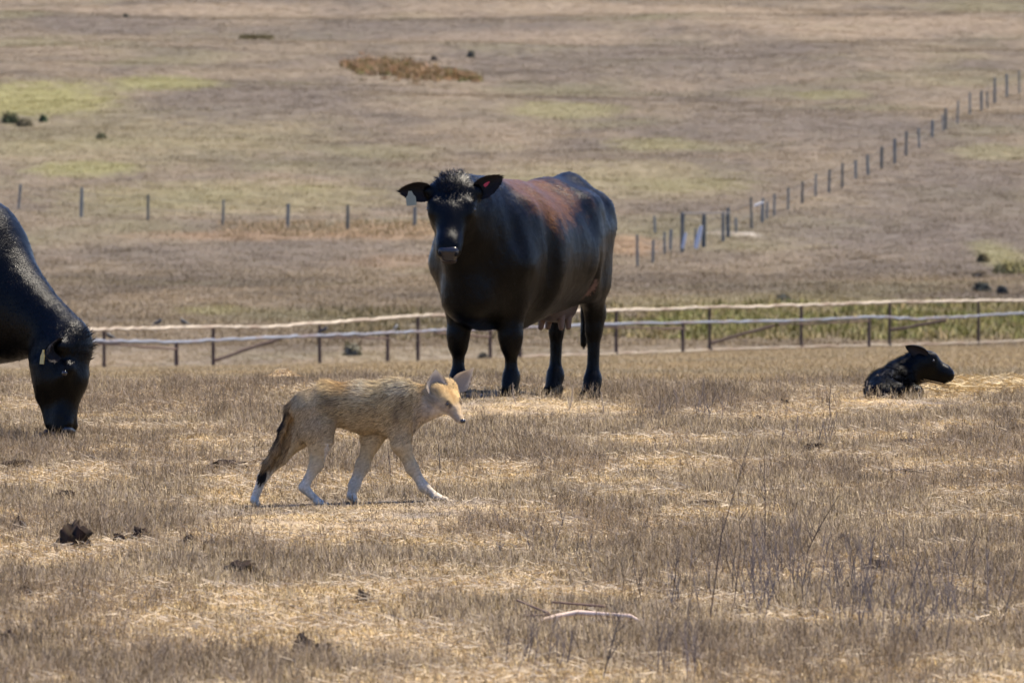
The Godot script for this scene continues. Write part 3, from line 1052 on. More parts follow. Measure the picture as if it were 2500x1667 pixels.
func build_cows() -> void:
	# the standing cow
	var fwd := Vector3(-0.39, 0, 0.92).normalized()
	var d0 := 53.5
	var at := ground_at(1186.0, d0)
	var cow := thing("cow", "black cow with a rusty brown back, standing and staring over the coyote", "cow", at)
	cow.rotation.y = atan2(-fwd.z, fwd.x)
	var sl := turned(Vector3(1, 0, 0.06), fwd)
	var poll := Vector3(0.47, 1.265, 0.01)
	var neck := [
		bone(Vector3(0.02, 0.98, 0), Vector3(0.30, 1.06, 0), Vector2(0.30, 0.22), Vector2(0.24, 0.17), 0.04),
		bone(Vector3(0.25, 1.05, 0), Vector3(0.43, 1.14, 0.01), Vector2(0.22, 0.165), Vector2(0.165, 0.13), 0.03),
		bone(Vector3(0.0, 1.20, 0), Vector3(0.38, 1.23, 0), 0.06, 0.055, 0.03),
		bone(Vector3(0.36, 0.92, 0), Vector3(0.27, 0.60, 0), Vector2(0.10, 0.075), Vector2(0.13, 0.12), 0.04, Vector3.RIGHT),
		bone(Vector3(0.25, 0.60, 0), Vector3(0.05, 0.53, 0), 0.13, 0.12, 0.04)]
	var dn := Vector3(0, -1, 0)
	build_cow(cow, {"poll": poll, "f": turned(Vector3(-0.05, -0.85, 0.53), fwd), "s": sl, "size": 1.0, "deep": 1.0, "neck": neck, "fore": [0.0, 0.03], "hind": [-1.33, -1.37], "brown": true, "hairs": 55000, "udder": true,
		"ears": [turned(Vector3(0.86, 0.50, 0.02), fwd), turned(Vector3(-1.0, 0.02, 0.05), fwd)],
		"ear_open": [turned(Vector3(0.15, -0.25, 1.0), fwd), turned(Vector3(-0.1, -0.35, 1.0), fwd)],
		"tags": [
			{"at": poll + turned(Vector3(-0.25, -0.035, 0.045), fwd), "down": turned(Vector3(0.12, -1, 0.05), fwd), "side": turned(Vector3(1, 0.1, 0.25), fwd), "w": 0.060, "h": 0.085, "c": Color(0.21, 0.22, 0.16), "label": "pale green ear tag"},
			{"at": poll + turned(Vector3(0.215, 0.02, 0.05), fwd), "down": turned(Vector3(-0.75, -0.65, 0.1), fwd), "side": turned(Vector3(0.6, -0.7, 0.2), fwd), "w": 0.018, "h": 0.04, "c": Color(0.36, 0.012, 0.018), "label": "red ear tag"}]})
	# the grazing cow
	fwd = Vector3(0.75, 0, 0.66).normalized()
	var at2 := ground_at(1250.0 - 2.85 * F / 47.6, 47.6)
	var cow2 := thing("cow", "black cow grazing with its muzzle down in the dry grass", "cow", at2)
	cow2.rotation.y = atan2(-fwd.z, fwd.x)
	var pl := Vector3(0.79, 0.52, 0.02)
	var n2 := [
		bone(Vector3(0.02, 0.96, 0), Vector3(0.34, 0.70, 0), Vector2(0.31, 0.22), Vector2(0.20, 0.16), 0.04),
		bone(Vector3(0.33, 0.70, 0), pl + Vector3(-0.08, 0.0, 0), Vector2(0.19, 0.15), Vector2(0.15, 0.12), 0.03),
		bone(Vector3(-0.05, 1.17, 0), pl + Vector3(-0.02, 0.02, 0), 0.06, 0.05, 0.03),
		bone(Vector3(0.30, 0.56, 0), Vector3(0.12, 0.52, 0), 0.13, 0.12, 0.04)]
	build_cow(cow2, {"poll": pl, "f": turned(Vector3(-0.10, -0.98, 0.16), fwd), "s": turned(Vector3(0.33, -0.17, -0.92), fwd), "size": 1.0, "deep": 1.45, "neck": n2, "fore": [-0.15, 0.04], "hind": [-1.28, -1.42], "brown": false, "hairs": 32000, "udder": false,
		"ears": [turned(Vector3(-0.02, 0.55, -0.8), fwd), turned(Vector3(-0.35, -0.25, 0.9), fwd)],
		"ear_open": [turned(Vector3(0.8, -0.5, 0.4), fwd), turned(Vector3(0.9, -0.2, 0.5), fwd)],
		"tags": [{"at": pl + turned(Vector3(-0.15, -0.02, 0.31), fwd), "down": turned(Vector3(-0.12, -1, 0.05), fwd), "side": turned(Vector3(0.55, 0, 0.85), fwd), "w": 0.042, "h": 0.075, "c": Color(0.42, 0.32, 0.09), "label": "yellow ear tag"}]})

const KS := 402.0
func kf(px: float, py: float, z := 0.0) -> Vector3:
	return Vector3((px - 2200.0) / KS, (966.0 - py) / KS, z)

func build_calf() -> void:
	var at := ground_at(2200.0, 55.0)
	var o := thing("calf", "small black calf lying in the dry grass with its head up", "calf", at)
	var B := []
	B.append(bone(kf(2146, 962, 0.42), kf(2162, 946, 0.12), 0.095, 0.115, 0.02))
	B.append(bone(kf(2162, 950, 0.12), kf(2200, 932, -0.12), 0.112, 0.11, 0.02))
	B.append(bone(kf(2188, 915, -0.05), kf(2225, 898, -0.12), 0.065, 0.065, 0.02))
	B.append(bone(kf(2205, 915, -0.12), kf(2246, 892, -0.12), Vector2(0.085, 0.07), Vector2(0.072, 0.062), 0.018))
	B.append(bone(kf(2246, 878, -0.12), kf(2272, 884, -0.12), Vector2(0.068, 0.062), Vector2(0.066, 0.06), 0.012))
	B.append(bone(kf(2272, 891, -0.12), kf(2308, 908, -0.12), Vector2(0.056, 0.048), Vector2(0.046, 0.042), 0.010))
	B.append(bone(kf(2308, 910, -0.12), kf(2318, 916, -0.12), Vector2(0.045, 0.042), Vector2(0.041, 0.040), 0.008))
	B.append(bone(kf(2246, 912, -0.12), kf(2302, 926, -0.12), Vector2(0.045, 0.04), Vector2(0.032, 0.032), 0.010))
	B.append(bone(kf(2275, 868, -0.085), kf(2282, 872, -0.085), 0.022, 0.02, 0.008))
	B.append(bone(kf(2195, 952, -0.02), kf(2240, 956, 0.0), 0.05, 0.035, 0.015))
	B.append(bone(kf(2240, 956, 0.0), kf(2205, 961, 0.04), 0.034, 0.026, 0.01))
	B.append(bone(kf(2150, 952, 0.30), kf(2185, 950, 0.36), 0.075, 0.05, 0.02))
	B.append(bone(kf(2185, 950, 0.36), kf(2160, 962, 0.40), 0.045, 0.03, 0.01))
	var mb := body(B, 0.0085)
	var black := Color(0.0028, 0.0026, 0.0026)
	mb.paint(black)
	var cm := cow_coat_material()
	part("body", mb, cm, o)
	var hair := hairs(mb, 14000, func(p: Vector3, _n: Vector3) -> Array:
		var c := black * rng.randf_range(0.6, 1.8)
		if p.x > 0.1: return [0.012, Vector3(-1, 0.4, 0), 0.2, 0.003, c, c]
		return [rng.randf_range(0.016, 0.04), Vector3(-0.9, -0.5, 0.5), 0.4, 0.0035, c, c * 1.3])
	tag(part("coat_hair", hair, cm, o), "", "", "", "stuff")
	var em := mat("cow_ear", 0.75, 0.35)
	var inner := Color(0.018, 0.015, 0.015)
	part("ear", ear_mesh(kf(2264, 868, -0.06), Vector3(-0.88, 0.42, 0.25), Vector3(-0.1, -0.35, 1.0), 0.15, 0.08, 0.45, 0.7, black, inner, black), em, o)
	part("ear", ear_mesh(kf(2262, 864, -0.18), Vector3(-0.75, 0.35, -0.6), Vector3(0.3, -0.3, -1.0), 0.14, 0.07, 0.45, 0.7, black, inner, black), em, o)
	var gl := mat("wet_black", 0.18, 0.6, false, Color(0.012, 0.010, 0.010))
	var ey := MB.new()
	ball(ey, kf(2281, 880, -0.060), Vector3.ONE * 0.009, Color.BLACK)
	part("eye", ey, gl, o)
	var no := MB.new()
	ball(no, kf(2327, 913, -0.12), Vector3(0.018, 0.022, 0.03), Color.BLACK)
	part("nose", no, mat("nose_pad", 0.28, 0.5, false, Color(0.014, 0.011, 0.011)), o)

# ------------------------------------------------------------------ grass and weeds
# a tuft: n blades rooted in a small disc
func tuft(n: int, spread: float, hmin: float, hmax: float, lean: float, width: float, curl := 0.4) -> MB:
	var mb := MB.new()
	for k in n:
		var an := rng.randf() * TAU
		var r := sqrt(rng.randf()) * spread
		var p := Vector3(cos(an) * r, -0.006, sin(an) * r)
		var h := rng.randf_range(hmin, hmax)
		var la := rng.randf() * TAU
		var ld := Vector3(cos(la), 0, sin(la))
		var d1 := (Vector3.UP + ld * lean * rng.randf()).normalized()
		var d2 := (d1 + ld * curl * rng.randf_range(-0.3, 1.0) + Vector3.DOWN * curl * 0.4 * rng.randf()).normalized()
		var wa := rng.randf() * TAU
		var w := Vector3(cos(wa), 0, sin(wa)) * width * rng.randf_range(0.6, 1.3) * 0.5
		var m := p + d1 * h * 0.55
		var e := m + d2 * h * 0.45
		var fn := w.cross(d1).normalized()
		if fn.y < 0.0: fn = -fn
		var nn := (fn * 0.6 + Vector3.UP * 0.55).normalized()
		var g := rng.randf_range(0.6, 1.3)
		var c := Color(g, g * rng.randf_range(0.94, 1.02), g * rng.randf_range(0.84, 1.02))
		var a := mb.vert(p - w, nn, c)
		mb.vert(p + w, nn, c)
		mb.vert(m - w * 0.75, nn, c)
		mb.vert(m + w * 0.75, nn, c)
		mb.vert(e, nn, c)
		mb.tri(a, a + 2, a + 1)
		mb.tri(a + 1, a + 2, a + 3)
		mb.tri(a + 2, a + 4, a + 3)
	return mb

# dead branching stems, as thin blades
func stems(n: int, spread: float, h: float, width: float, twigs: int) -> MB:
	var mb := MB.new()
	for k in n:
		var an := rng.randf() * TAU
		var r := sqrt(rng.randf()) * spread
		var p := Vector3(cos(an) * r, -0.01, sin(an) * r)
		var hh := h * rng.randf_range(0.5, 1.1)
		var dir := (Vector3.UP + Vector3(rng.randf_range(-1, 1), 0, rng.randf_range(-1, 1)) * 0.32).normalized()
		var g := rng.randf_range(0.6, 1.35)
		var c := Color(g, g * 0.97, g * 0.93)
		sliver(mb, p, dir, hh, width, c)
		for t in twigs:
			var q := p + dir * hh * rng.randf_range(0.35, 0.9)
			var td := (dir + Vector3(rng.randf_range(-1, 1), rng.randf_range(-0.2, 0.4), rng.randf_range(-1, 1)) * 0.8).normalized()
			sliver(mb, q, td, hh * rng.randf_range(0.15, 0.4), width * 0.7, c * rng.randf_range(0.8, 1.2))
	return mb

func sliver(mb: MB, p: Vector3, dir: Vector3, length: float, width: float, c: Color) -> void:
	var wa := rng.randf() * TAU
	var w := dir.cross(Vector3(cos(wa), 0.3, sin(wa))).normalized() * width * 0.5
	var nn := w.cross(dir).normalized()
	if nn.y < 0.0: nn = -nn
	nn = (nn + Vector3.UP * 0.4).normalized()
	var a := mb.vert(p - w, nn, c)
	mb.vert(p + w, nn, c)
	mb.vert(p + dir * length - w * 0.35, nn, c)
	mb.vert(p + dir * length + w * 0.35, nn, c)
	mb.tri(a, a + 2, a + 1)
	mb.tri(a + 1, a + 2, a + 3)

func litter(n: int, spread: float, lmin: float, lmax: float, width: float) -> MB:
	var mb := MB.new()
	for k in n:
		var p := Vector3(rng.randf_range(-spread, spread), rng.randf_range(0.004, 0.03), rng.randf_range(-spread, spread))
		var an := rng.randf() * TAU
		var dir := Vector3(cos(an), rng.randf_range(-0.15, 0.35), sin(an)).normalized()
		var g := rng.randf_range(0.65, 1.3)
		sliver(mb, p, dir, rng.randf_range(lmin, lmax), width, Color(g, g * 0.98, g * 0.95))
	return mb

class Buf:
	var a := PackedFloat32Array()
	var n := 0
	func put(p: Vector3, yaw: float, s: Vector3, c: Color, tilt := 0.0) -> void:
		var b := Basis(Vector3.UP, yaw)
		if tilt != 0.0: b = b * Basis(Vector3.RIGHT, tilt)
		b = b * Basis.from_scale(s)
		a.append_array([b.x.x, b.y.x, b.z.x, p.x, b.x.y, b.y.y, b.z.y, p.y, b.x.z, b.y.z, b.z.z, p.z, c.r, c.g, c.b, 1.0])
		n += 1

func spread_out(called: String, label: String, mb: MB, m: Material, buf: Buf, group := "", category := "grass") -> void:
	if buf.n == 0: return
	var mm := MultiMesh.new()
	mm.transform_format = MultiMesh.TRANSFORM_3D
	mm.use_colors = true
	mm.mesh = mb.mesh()
	mm.mesh.surface_set_material(0, m)
	mm.instance_count = buf.n
	mm.buffer = buf.a
	var o := MultiMeshInstance3D.new()
	o.name = numbered(called)
	o.multimesh = mm
	o.material_override = m
	add_child(o)
	tag(o, label, category, group, "stuff")

func shade(c: Color, lo: float, hi: float) -> Color:
	var g := rng.randf_range(lo, hi)
	return Color(c.r * g, c.g * g, c.b * g)

func grass_material() -> StandardMaterial3D:
	var m := mat("dry_grass", 0.75, 0.3)
	m.backlight_enabled = true
	m.backlight = Color(0.5, 0.46, 0.38)
	return m

# clods keep the grass off themselves and lie where hooves have thinned it
func blocked(x: float, d: float) -> bool:
	var key := Vector2i(int(floor(x * 2.0)), int(floor(d * 2.0)))
	if not clod_cells.has(key): return false
	for c in clod_cells[key]:
		var dx: float = absf(x - c.x) / c.z
		if dx < 1.0:
			var dd: float = (c.y - d) / c.z      # positive in front of the clod
			if dd > -0.8 and dd < 1.0 and dx * dx + dd * dd < 1.0: return true
			if dd >= 0.0 and dd < 5.0 and rng.randf() < 0.6: return true
	return false

# where the animals have trodden and cropped the grass: 1 = short
func grazed(x: float, d: float) -> float:
	var m := 0.0
	for q in [[-0.72, 39.3, 0.75, 1.3], [0.05, 52.6, 0.8, 2.6], [2.36, 53.9, 0.5, 1.3], [-0.72, 38.0, 0.6, 0.7]]:
		var dx: float = (x - q[0]) / q[2]
		var dd: float = (d - q[1]) / q[3]
		m = maxf(m, 1.0 - smoothstep(0.6, 1.4, dx * dx + dd * dd))
	return m

func near_grass() -> void:
	for c in clods:
		for gx in range(int(floor((c.x - c.z) * 2.0)), int(floor((c.x + c.z) * 2.0)) + 1):
			for gd in range(int(floor((c.y - c.z * 5.0) * 2.0)), int(floor((c.y + c.z) * 2.0)) + 1):
				var key := Vector2i(gx, gd)
				if not clod_cells.has(key): clod_cells[key] = []
				clod_cells[key].append(c)
	var gm := grass_material()
	var mats_ := [tuft(44, 0.07, 0.010, 0.036, 2.2, 0.0024, 0.8), tuft(44, 0.07, 0.012, 0.042, 1.6, 0.0022, 0.8), tuft(38, 0.075, 0.010, 0.034, 3.0, 0.0025, 0.9)]
	var ups := [stems(8, 0.06, 0.07, 0.0020, 3), stems(7, 0.06, 0.085, 0.0019, 4), tuft(16, 0.06, 0.03, 0.075, 0.8, 0.0022, 0.5)]
	var lits := [litter(12, 0.10, 0.015, 0.05, 0.0026), litter(9, 0.10, 0.02, 0.065, 0.0028)]
	var bm := [Buf.new(), Buf.new(), Buf.new()]
	var bu := [Buf.new(), Buf.new(), Buf.new()]
	var bl := [Buf.new(), Buf.new()]
	var gold := Color(0.71, 0.51, 0.26)
	var straw := Color(0.65, 0.535, 0.37)
	var dun := Color(0.40, 0.332, 0.255)
	var greyc := Color(0.31, 0.256, 0.202)
	var k := 0
	while k < 230000:
		var d := rng.randf_range(25.5, 61.0)
		var x := rng.randf_range(-5.2, 5.2)
		if absf(x) > 0.0566 * d + 1.5: continue
		k += 1
		var g := near_grey(x, -d)
		var p := Vector3(x, height(x, -d), -d)
		var yaw := rng.randf() * TAU
		if blocked(x, d): continue
		var thin := grazed(x, d)
		if rng.randf() < 0.62:
			var c := gold.lerp(straw, rng.randf()).lerp(dun, clampf(g * 0.95 + rng.randf_range(-0.25, 0.15), 0.0, 1.0))
			var s := rng.randf_range(0.7, 1.35)
			bm[rng.randi() % 3].put(p, yaw, Vector3(s, s * rng.randf_range(0.7, 1.2) * (1.0 - 0.6 * thin), s), shade(c, 0.72, 1.2))
		elif rng.randf() < thin * 0.82: pass
		elif rng.randf() < 0.08 + 1.1 * g * g:
			var tall := 0.55 + 0.75 * clampf(n_mid.get_noise_2d(x * 3.0 + 500.0, d * 1.6) + 0.45, 0.0, 1.2)
			var c2 := greyc.lerp(straw, clampf(rng.randf() * 0.9 - g * 0.25, 0.0, 1.0))
			bu[rng.randi() % 3].put(p, yaw, Vector3(1, tall, 1) * rng.randf_range(0.7, 1.15), shade(c2, 0.65, 1.25))
		elif rng.randf() < 0.35:
			bl[rng.randi() % 2].put(p, yaw, Vector3.ONE * rng.randf_range(0.7, 1.3), shade(Color(0.56, 0.46, 0.325), 0.7, 1.2))
	# darker clumps of dead weed, in drifts
	var clump := [stems(30, 0.075, 0.12, 0.0019, 4), stems(24, 0.09, 0.10, 0.002, 4)]
	var bc := [Buf.new(), Buf.new()]
	var made := 0
	while made < 6000:
		var d := rng.randf_range(26.0, 62.0)
		var x := rng.randf_range(-5.2, 5.2)
		if absf(x) > 0.0566 * d + 1.5: continue
		if n_mid.get_noise_2d(x * 1.1 + 210.0, d * 0.55) + rng.randf_range(-0.12, 0.12) < 0.12: 
			if rng.randf() > 0.08: continue
		made += 1
		if blocked(x, d) or rng.randf() < grazed(x, d): continue
		var s := rng.randf_range(0.5, 1.0)
		bc[made % 2].put(Vector3(x, height(x, -d), -d), rng.randf() * TAU, Vector3(s * 1.2, s * rng.randf_range(0.6, 1.15), s * 1.2), shade(Color(0.23, 0.185, 0.142), 0.6, 1.35))
	for v in 2: spread_out("dead_weed_clumps", "darker clumps of wiry dead weed drifting through the near pasture", clump[v], gm, bc[v], "dead weed drifts", "weeds")
	# longer tussocks that hide the cow's hooves and the grazing muzzle
	for q in [[1127, 53.2, 0.3, 14], [1245, 53.1, 0.3, 16], [1363, 54.2, 0.3, 14], [1455, 54.0, 0.35, 16], [165, 46.9, 0.4, 30], [2170, 54.4, 0.5, 40]]:
		for j in q[3]:
			var hx: float = (q[0] - 1250.0) / F * q[1] + rng.randf_range(-0.5, 0.5) * q[2]
			var hd_: float = q[1] + rng.randf_range(-0.35, 0.25)
			bu[rng.randi() % 3].put(Vector3(hx, height(hx, -hd_), -hd_), rng.randf() * TAU, Vector3(1, rng.randf_range(0.8, 1.5), 1), shade(greyc.lerp(straw, rng.randf()), 0.7, 1.25))
	for v in 3:
		spread_out("straw_mat", "short matted golden straw covering the near pasture", mats_[v], gm, bm[v], "matted straw")
		spread_out("dead_stems", "grey upright dead stems standing in the near pasture", ups[v], gm, bu[v], "dead stems")
	for v in 2:
		spread_out("straw_litter", "loose pale straws lying across the near pasture", lits[v], gm, bl[v], "loose straws")

func mid_grass() -> void:
	var gm := grass_material()
	var t := [tuft(20, 0.14, 0.03, 0.08, 1.2, 0.007, 0.5), tuft(20, 0.14, 0.03, 0.10, 0.9, 0.006, 0.4)]
	var b := [Buf.new(), Buf.new()]
	var k := 0
	while k < 75000:
		var d := 57.0 + 203.0 * pow(rng.randf(), 1.5)
		var x := rng.randf_range(-1, 1) * (0.0566 * d + 2.5)
		k += 1
		var c := mid_tone(x, d) * 1.25
		b[k % 2].put(Vector3(x, height(x, -d), -d), rng.randf() * TAU, Vector3.ONE * rng.randf_range(0.6, 1.2) * clampf(d / 120.0, 0.6, 1.2), shade(c, 0.75, 1.2))
	for v in 2: spread_out("field_grass", "short tan grass on the smooth slope below the near pasture", t[v], gm, b[v], "slope grass")

func far_grass() -> void:
	var gm := grass_material()
	var t := [tuft(16, 0.34, 0.03, 0.09, 1.6, 0.024, 0.6), tuft(14, 0.4, 0.03, 0.11, 1.5, 0.022, 0.6), tuft(22, 0.5, 0.06, 0.2, 1.0, 0.024, 0.5)]
	var b := [Buf.new(), Buf.new(), Buf.new()]
	for k in 150000:
		var d := rng.randf_range(256.0, 720.0)
		var x := rng.randf_range(-1, 1) * (0.0566 * d + 4.0)
		var c := hill_tone(x, d) * 1.12
		var dark := n_fine.get_noise_2d(x * 1.3 + 50.0, d * 0.7)
		var which := 0 if rng.randf() < 0.55 else 1
		var s := rng.randf_range(0.6, 1.2)
		if dark > 0.25 and rng.randf() < 0.25:
			which = 2
			c = c * 0.72
		b[which].put(Vector3(x, height(x, -d), -d), rng.randf() * TAU, Vector3(s, s * rng.randf_range(0.6, 1.2), s), shade(c, 0.78, 1.2))
	for v in 3: spread_out("hill_grass", "dry tufted grass on the far hillside", t[v], gm, b[v], "hillside grass")

# rank weeds in the damp ground behind the pipe fence, and a strip of bracken-coloured weeds on the hill
func weed_beds() -> void:
	var gm := mat("weed_leaf", 0.7, 0.35)
	gm.backlight_enabled = true
	gm.backlight = Color(0.4, 0.45, 0.25)
	var t := [tuft(26, 0.35, 0.12, 0.42, 0.8, 0.045, 0.5), tuft(22, 0.4, 0.10, 0.36, 1.0, 0.05, 0.7)]
	var b := [Buf.new(), Buf.new()]
	for k in 2600:
		var px := rng.randf_range(1440.0, 2700.0)
		var d := rng.randf_range(262.0, 306.0)
		var p := ground_at(px, d)
		var wet := n_mid.get_noise_2d(p.x * 0.9, d * 0.35) + 0.25 - absf(d - 278.0) / 50.0 + smoothstep(1500.0, 1800.0, px) * 0.25
		if wet < rng.randf_range(-0.1, 0.25): continue
		var g := clampf(wet * 1.2 + rng.randf_range(-0.3, 0.25), 0.0, 0.85)
		var c := Color(0.28, 0.225, 0.14).lerp(Color(0.17, 0.195, 0.065), g)
		b[k % 2].put(p, rng.randf() * TAU, Vector3.ONE * rng.randf_range(0.5, 1.15), shade(c, 0.6, 1.3))
	for k in 260:
		var px := rng.randf_range(760.0, 1460.0)
		var d := rng.randf_range(262.0, 300.0)
		var p := ground_at(px, d)
		b[k % 2].put(p, rng.randf() * TAU, Vector3.ONE * rng.randf_range(0.5, 1.0), shade(Color(0.21, 0.175, 0.115), 0.5, 1.2))
	for v in 2: spread_out("marsh_weeds", "rank green and tan weeds in the damp hollow behind the pipe fence", t[v], gm, b[v], "hollow weeds", "weeds")
	var r := [tuft(24, 0.35, 0.15, 0.55, 0.9, 0.05, 0.6), tuft(24, 0.35, 0.12, 0.48, 1.0, 0.05, 0.6)]
	var rb := [Buf.new(), Buf.new()]
	for k in 900:
		var a := rng.randf()
		var px := lerpf(838.0, 1168.0, a)
		var mid := lerpf(152.0, 184.0, a)
		var hw := (16.0 * sin(PI * pow(a, 0.8)) + 4.0) * (0.75 + 1.1 * n_mid.get_noise_1d(a * 40.0))
		var py := mid + rng.randfn() * hw * 0.6 + 8.0 * n_mid.get_noise_1d(a * 25.0 + 90.0)
		var p := ground_px(px, py + 8.0)
		var c := Color(0.30, 0.175, 0.115).lerp(Color(0.28, 0.215, 0.145), rng.randf())
		if rng.randf() < 0.14: c = Color(0.14, 0.15, 0.065)
		rb[k % 2].put(p, rng.randf() * TAU, Vector3.ONE * rng.randf_range(0.55, 1.0), shade(c, 0.7, 1.25))
	for k in 140:
		var p := ground_px(rng.randf_range(585.0, 665.0), 91.0 + rng.randf_range(-3.0, 5.0))
		rb[k % 2].put(p, rng.randf() * TAU, Vector3.ONE * rng.randf_range(0.35, 0.6), shade(Color(0.15, 0.13, 0.085), 0.6, 1.2))
	for v in 2: spread_out("russet_weeds", "long bed of russet weeds high on the hillside", r[v], gm, rb[v], "russet weeds", "weeds")
	# brown thatch at the foot of the wire fence
	var th := tuft(24, 0.4, 0.12, 0.4, 0.7, 0.035, 0.5)
	var tb := Buf.new()
	for k in 260:
		var px := rng.randf_range(540.0, 1060.0)
		var p := ground_px(px, 556.0 + rng.randf_range(-14.0, 22.0))
		tb.put(p, rng.randf() * TAU, Vector3.ONE * rng.randf_range(0.4, 0.9), shade(Color(0.30, 0.225, 0.16), 0.75, 1.2))
	spread_out("fence_thatch", "brown dead thatch along the foot of the wire fence", th, gm, tb, "", "weeds")

# a low bush of many small leaves
func bush(px: float, py: float, w: float, h: float, c: Color, label: String) -> void:
	var p := ground_px(px, py)
	var k := -p.z / F
	var rw := w * 0.5 * k
	var rh := h * k
	var o := thing("bush", label, "bush", p, "")
	var mb := MB.new()
	for n in 420:
		var dir := Vector3(rng.randfn(), absf(rng.randfn()), rng.randfn()).normalized()
		var r := pow(rng.randf(), 0.4) * (0.75 + 0.35 * n_fine.get_noise_3dv(dir * 60.0 + p))
		var q := Vector3(dir.x * rw, dir.y * rh, dir.z * rw) * r
		var nn := (dir + Vector3(rng.randf_range(-1, 1), rng.randf_range(-0.3, 1), rng.randf_range(-1, 1)) * 0.7).normalized()
		var t := nn.cross(Vector3(rng.randf(), rng.randf(), rng.randf())).normalized() * rng.randf_range(0.06, 0.13)
		var s := nn.cross(t.normalized()) * 0.045
		var cc := shade(c, 0.5, 1.5)
		var a := mb.vert(q - t, nn, cc)
		mb.vert(q + s, nn, cc)
		mb.vert(q + t, nn, cc)
		mb.vert(q - s, nn, cc)
		mb.tri(a, a + 1, a + 2)
		mb.tri(a, a + 2, a + 3)
	part("foliage", mb, mat("weed_leaf"), o)
	var st := MB.new()
	for n in 6:
		var an := rng.randf() * TAU
		tube(st, [Vector3(0, -0.1, 0), Vector3(cos(an) * rw * 0.3, rh * 0.4, sin(an) * rw * 0.3), Vector3(cos(an) * rw * 0.6, rh * 0.75, sin(an) * rw * 0.6)], [0.03, 0.02, 0.008], Color(0.08, 0.06, 0.045), 5)
	part("stem", st, mat("twig_bark", 0.9, 0.2), o)

# a dry branching weed of thin tubes
func dry_weed(px: float, py: float, h: float, branches: int, c: Color, label: String, group := "", lean := 0.0, thick := 0.0032) -> void:
	var p := ground_px(px, py)
	p.y = height(p.x, p.z) - 0.01
	var o := thing("dry_weed", label, "weed", p, group)
	var mb := MB.new()
	var top := Vector3(lean * h + rng.randf_range(-0.06, 0.06) * h, h, rng.randf_range(-0.15, 0.15) * h)
	var mid := top * 0.5 + Vector3(rng.randf_range(-0.06, 0.06), 0, rng.randf_range(-0.05, 0.05)) * h
	tube(mb, [Vector3.ZERO, mid, top], [thick, thick * 0.8, thick * 0.4], c, 5)
	part("stem", mb, mat("twig_bark", 0.9, 0.2), o)
	for k in branches:
		var b := MB.new()
		var t := rng.randf_range(0.12, 0.9)
		var q := mid * (t / 0.5) if t < 0.5 else mid.lerp(top, (t - 0.5) / 0.5)
		var dir := Vector3(rng.randf_range(-1, 1), rng.randf_range(0.5, 1.5), rng.randf_range(-0.8, 0.8)).normalized()
		var ln := h * rng.randf_range(0.18, 0.5) * (1.1 - t * 0.6)
		var m := q + dir * ln * 0.5
		var e := m + (dir + Vector3(rng.randf_range(-0.3, 0.3), 0.5, 0)).normalized() * ln * 0.5
		tube(b, [q, m, e], [thick * 0.65, thick * 0.5, thick * 0.25], c, 4)
		if rng.randf() < 0.6:
			var e2 := m + (dir + Vector3(rng.randf_range(-0.9, 0.9), 0.3, rng.randf_range(-0.5, 0.5))).normalized() * ln * 0.35
			tube(b, [m, e2], [thick * 0.4, thick * 0.25], c, 4)
		part("twig", b, mat("twig_bark", 0.9, 0.2), o)

# a clod of dried dung or earth lying on the ground, w pixels wide
func clod(px: float, py: float, w: float, h: float, label: String, group: String, c := Color(0.035, 0.026, 0.02)) -> void:
	var p := ground_px(px, py)
	var k := -p.z / F
	p.y = height(p.x, p.z)
	var mb := lump(Vector3(w * 0.5 * k, h * 0.85 * k, w * 0.42 * k), rng.randi(), 0.6, c)
	for j in rng.randi_range(2, 5):      # crumbs broken off it
		var an := rng.randf() * TAU
		var bit := lump(Vector3(w * 0.16 * k, h * 0.3 * k, w * 0.13 * k) * rng.randf_range(0.6, 1.3), rng.randi(), 0.6, shade(c, 0.8, 1.6))
		var off := Vector3(cos(an) * w * 0.55 * k, -h * 0.2 * k, sin(an) * w * 0.5 * k)
		for q in bit.v.size(): bit.v[q] += off
		mb.add(bit)
	clods.append(Vector3(p.x, -p.z, w * 0.55 * k))
	var o := single("dung_clod", mb, mat("dry_dung", 0.95, 0.15), p + Vector3(0, h * 0.42 * k, 0), label, "dung", group)
	o.rotation.y = rng.randf() * TAU

# ------------------------------------------------------------------ fences
func pipe_between(called: String, o: Node3D, a: Vector3, b: Vector3, r: float, c: Color, m: Material, wob := 0.02, bits := 10) -> void:
	var mb := MB.new()
	var pts := []
	var rad := []
	for k in bits + 1:
		var t := float(k) / bits
		var q := a.lerp(b, t)
		if k > 0 and k < bits: q += Vector3(0, rng.randf_range(-wob, wob), rng.randf_range(-wob, wob))
		pts.append(q - o.position)
		rad.append(r * rng.randf_range(0.9, 1.1))
	tube(mb, pts, rad, c, 8, 0.1)
	if called == "rail" or called == "bottom_rail":      # flaked paint with rust showing
		for k in mb.v.size():
			var q := mb.v[k] + o.position
			var w := smoothstep(0.02, 0.30, n_mid.get_noise_3dv(q * 2.2))
			mb.c[k] = mb.c[k].lerp(Color(0.16, 0.085, 0.05), w * 0.5)
	part(called, mb, m, o)

func lerp_table(tab: Array, x: float) -> float:
	if x <= tab[0][0]: return tab[0][1]
	for k in tab.size() - 1:
		if x <= tab[k + 1][0]:
			return lerpf(tab[k][1], tab[k + 1][1], (x - tab[k][0]) / (tab[k + 1][0] - tab[k][0]))
	return tab[-1][1]

func fence_d(px: float) -> float:
	return lerpf(207.0, 257.0, (px - 253.0) / 2137.0)

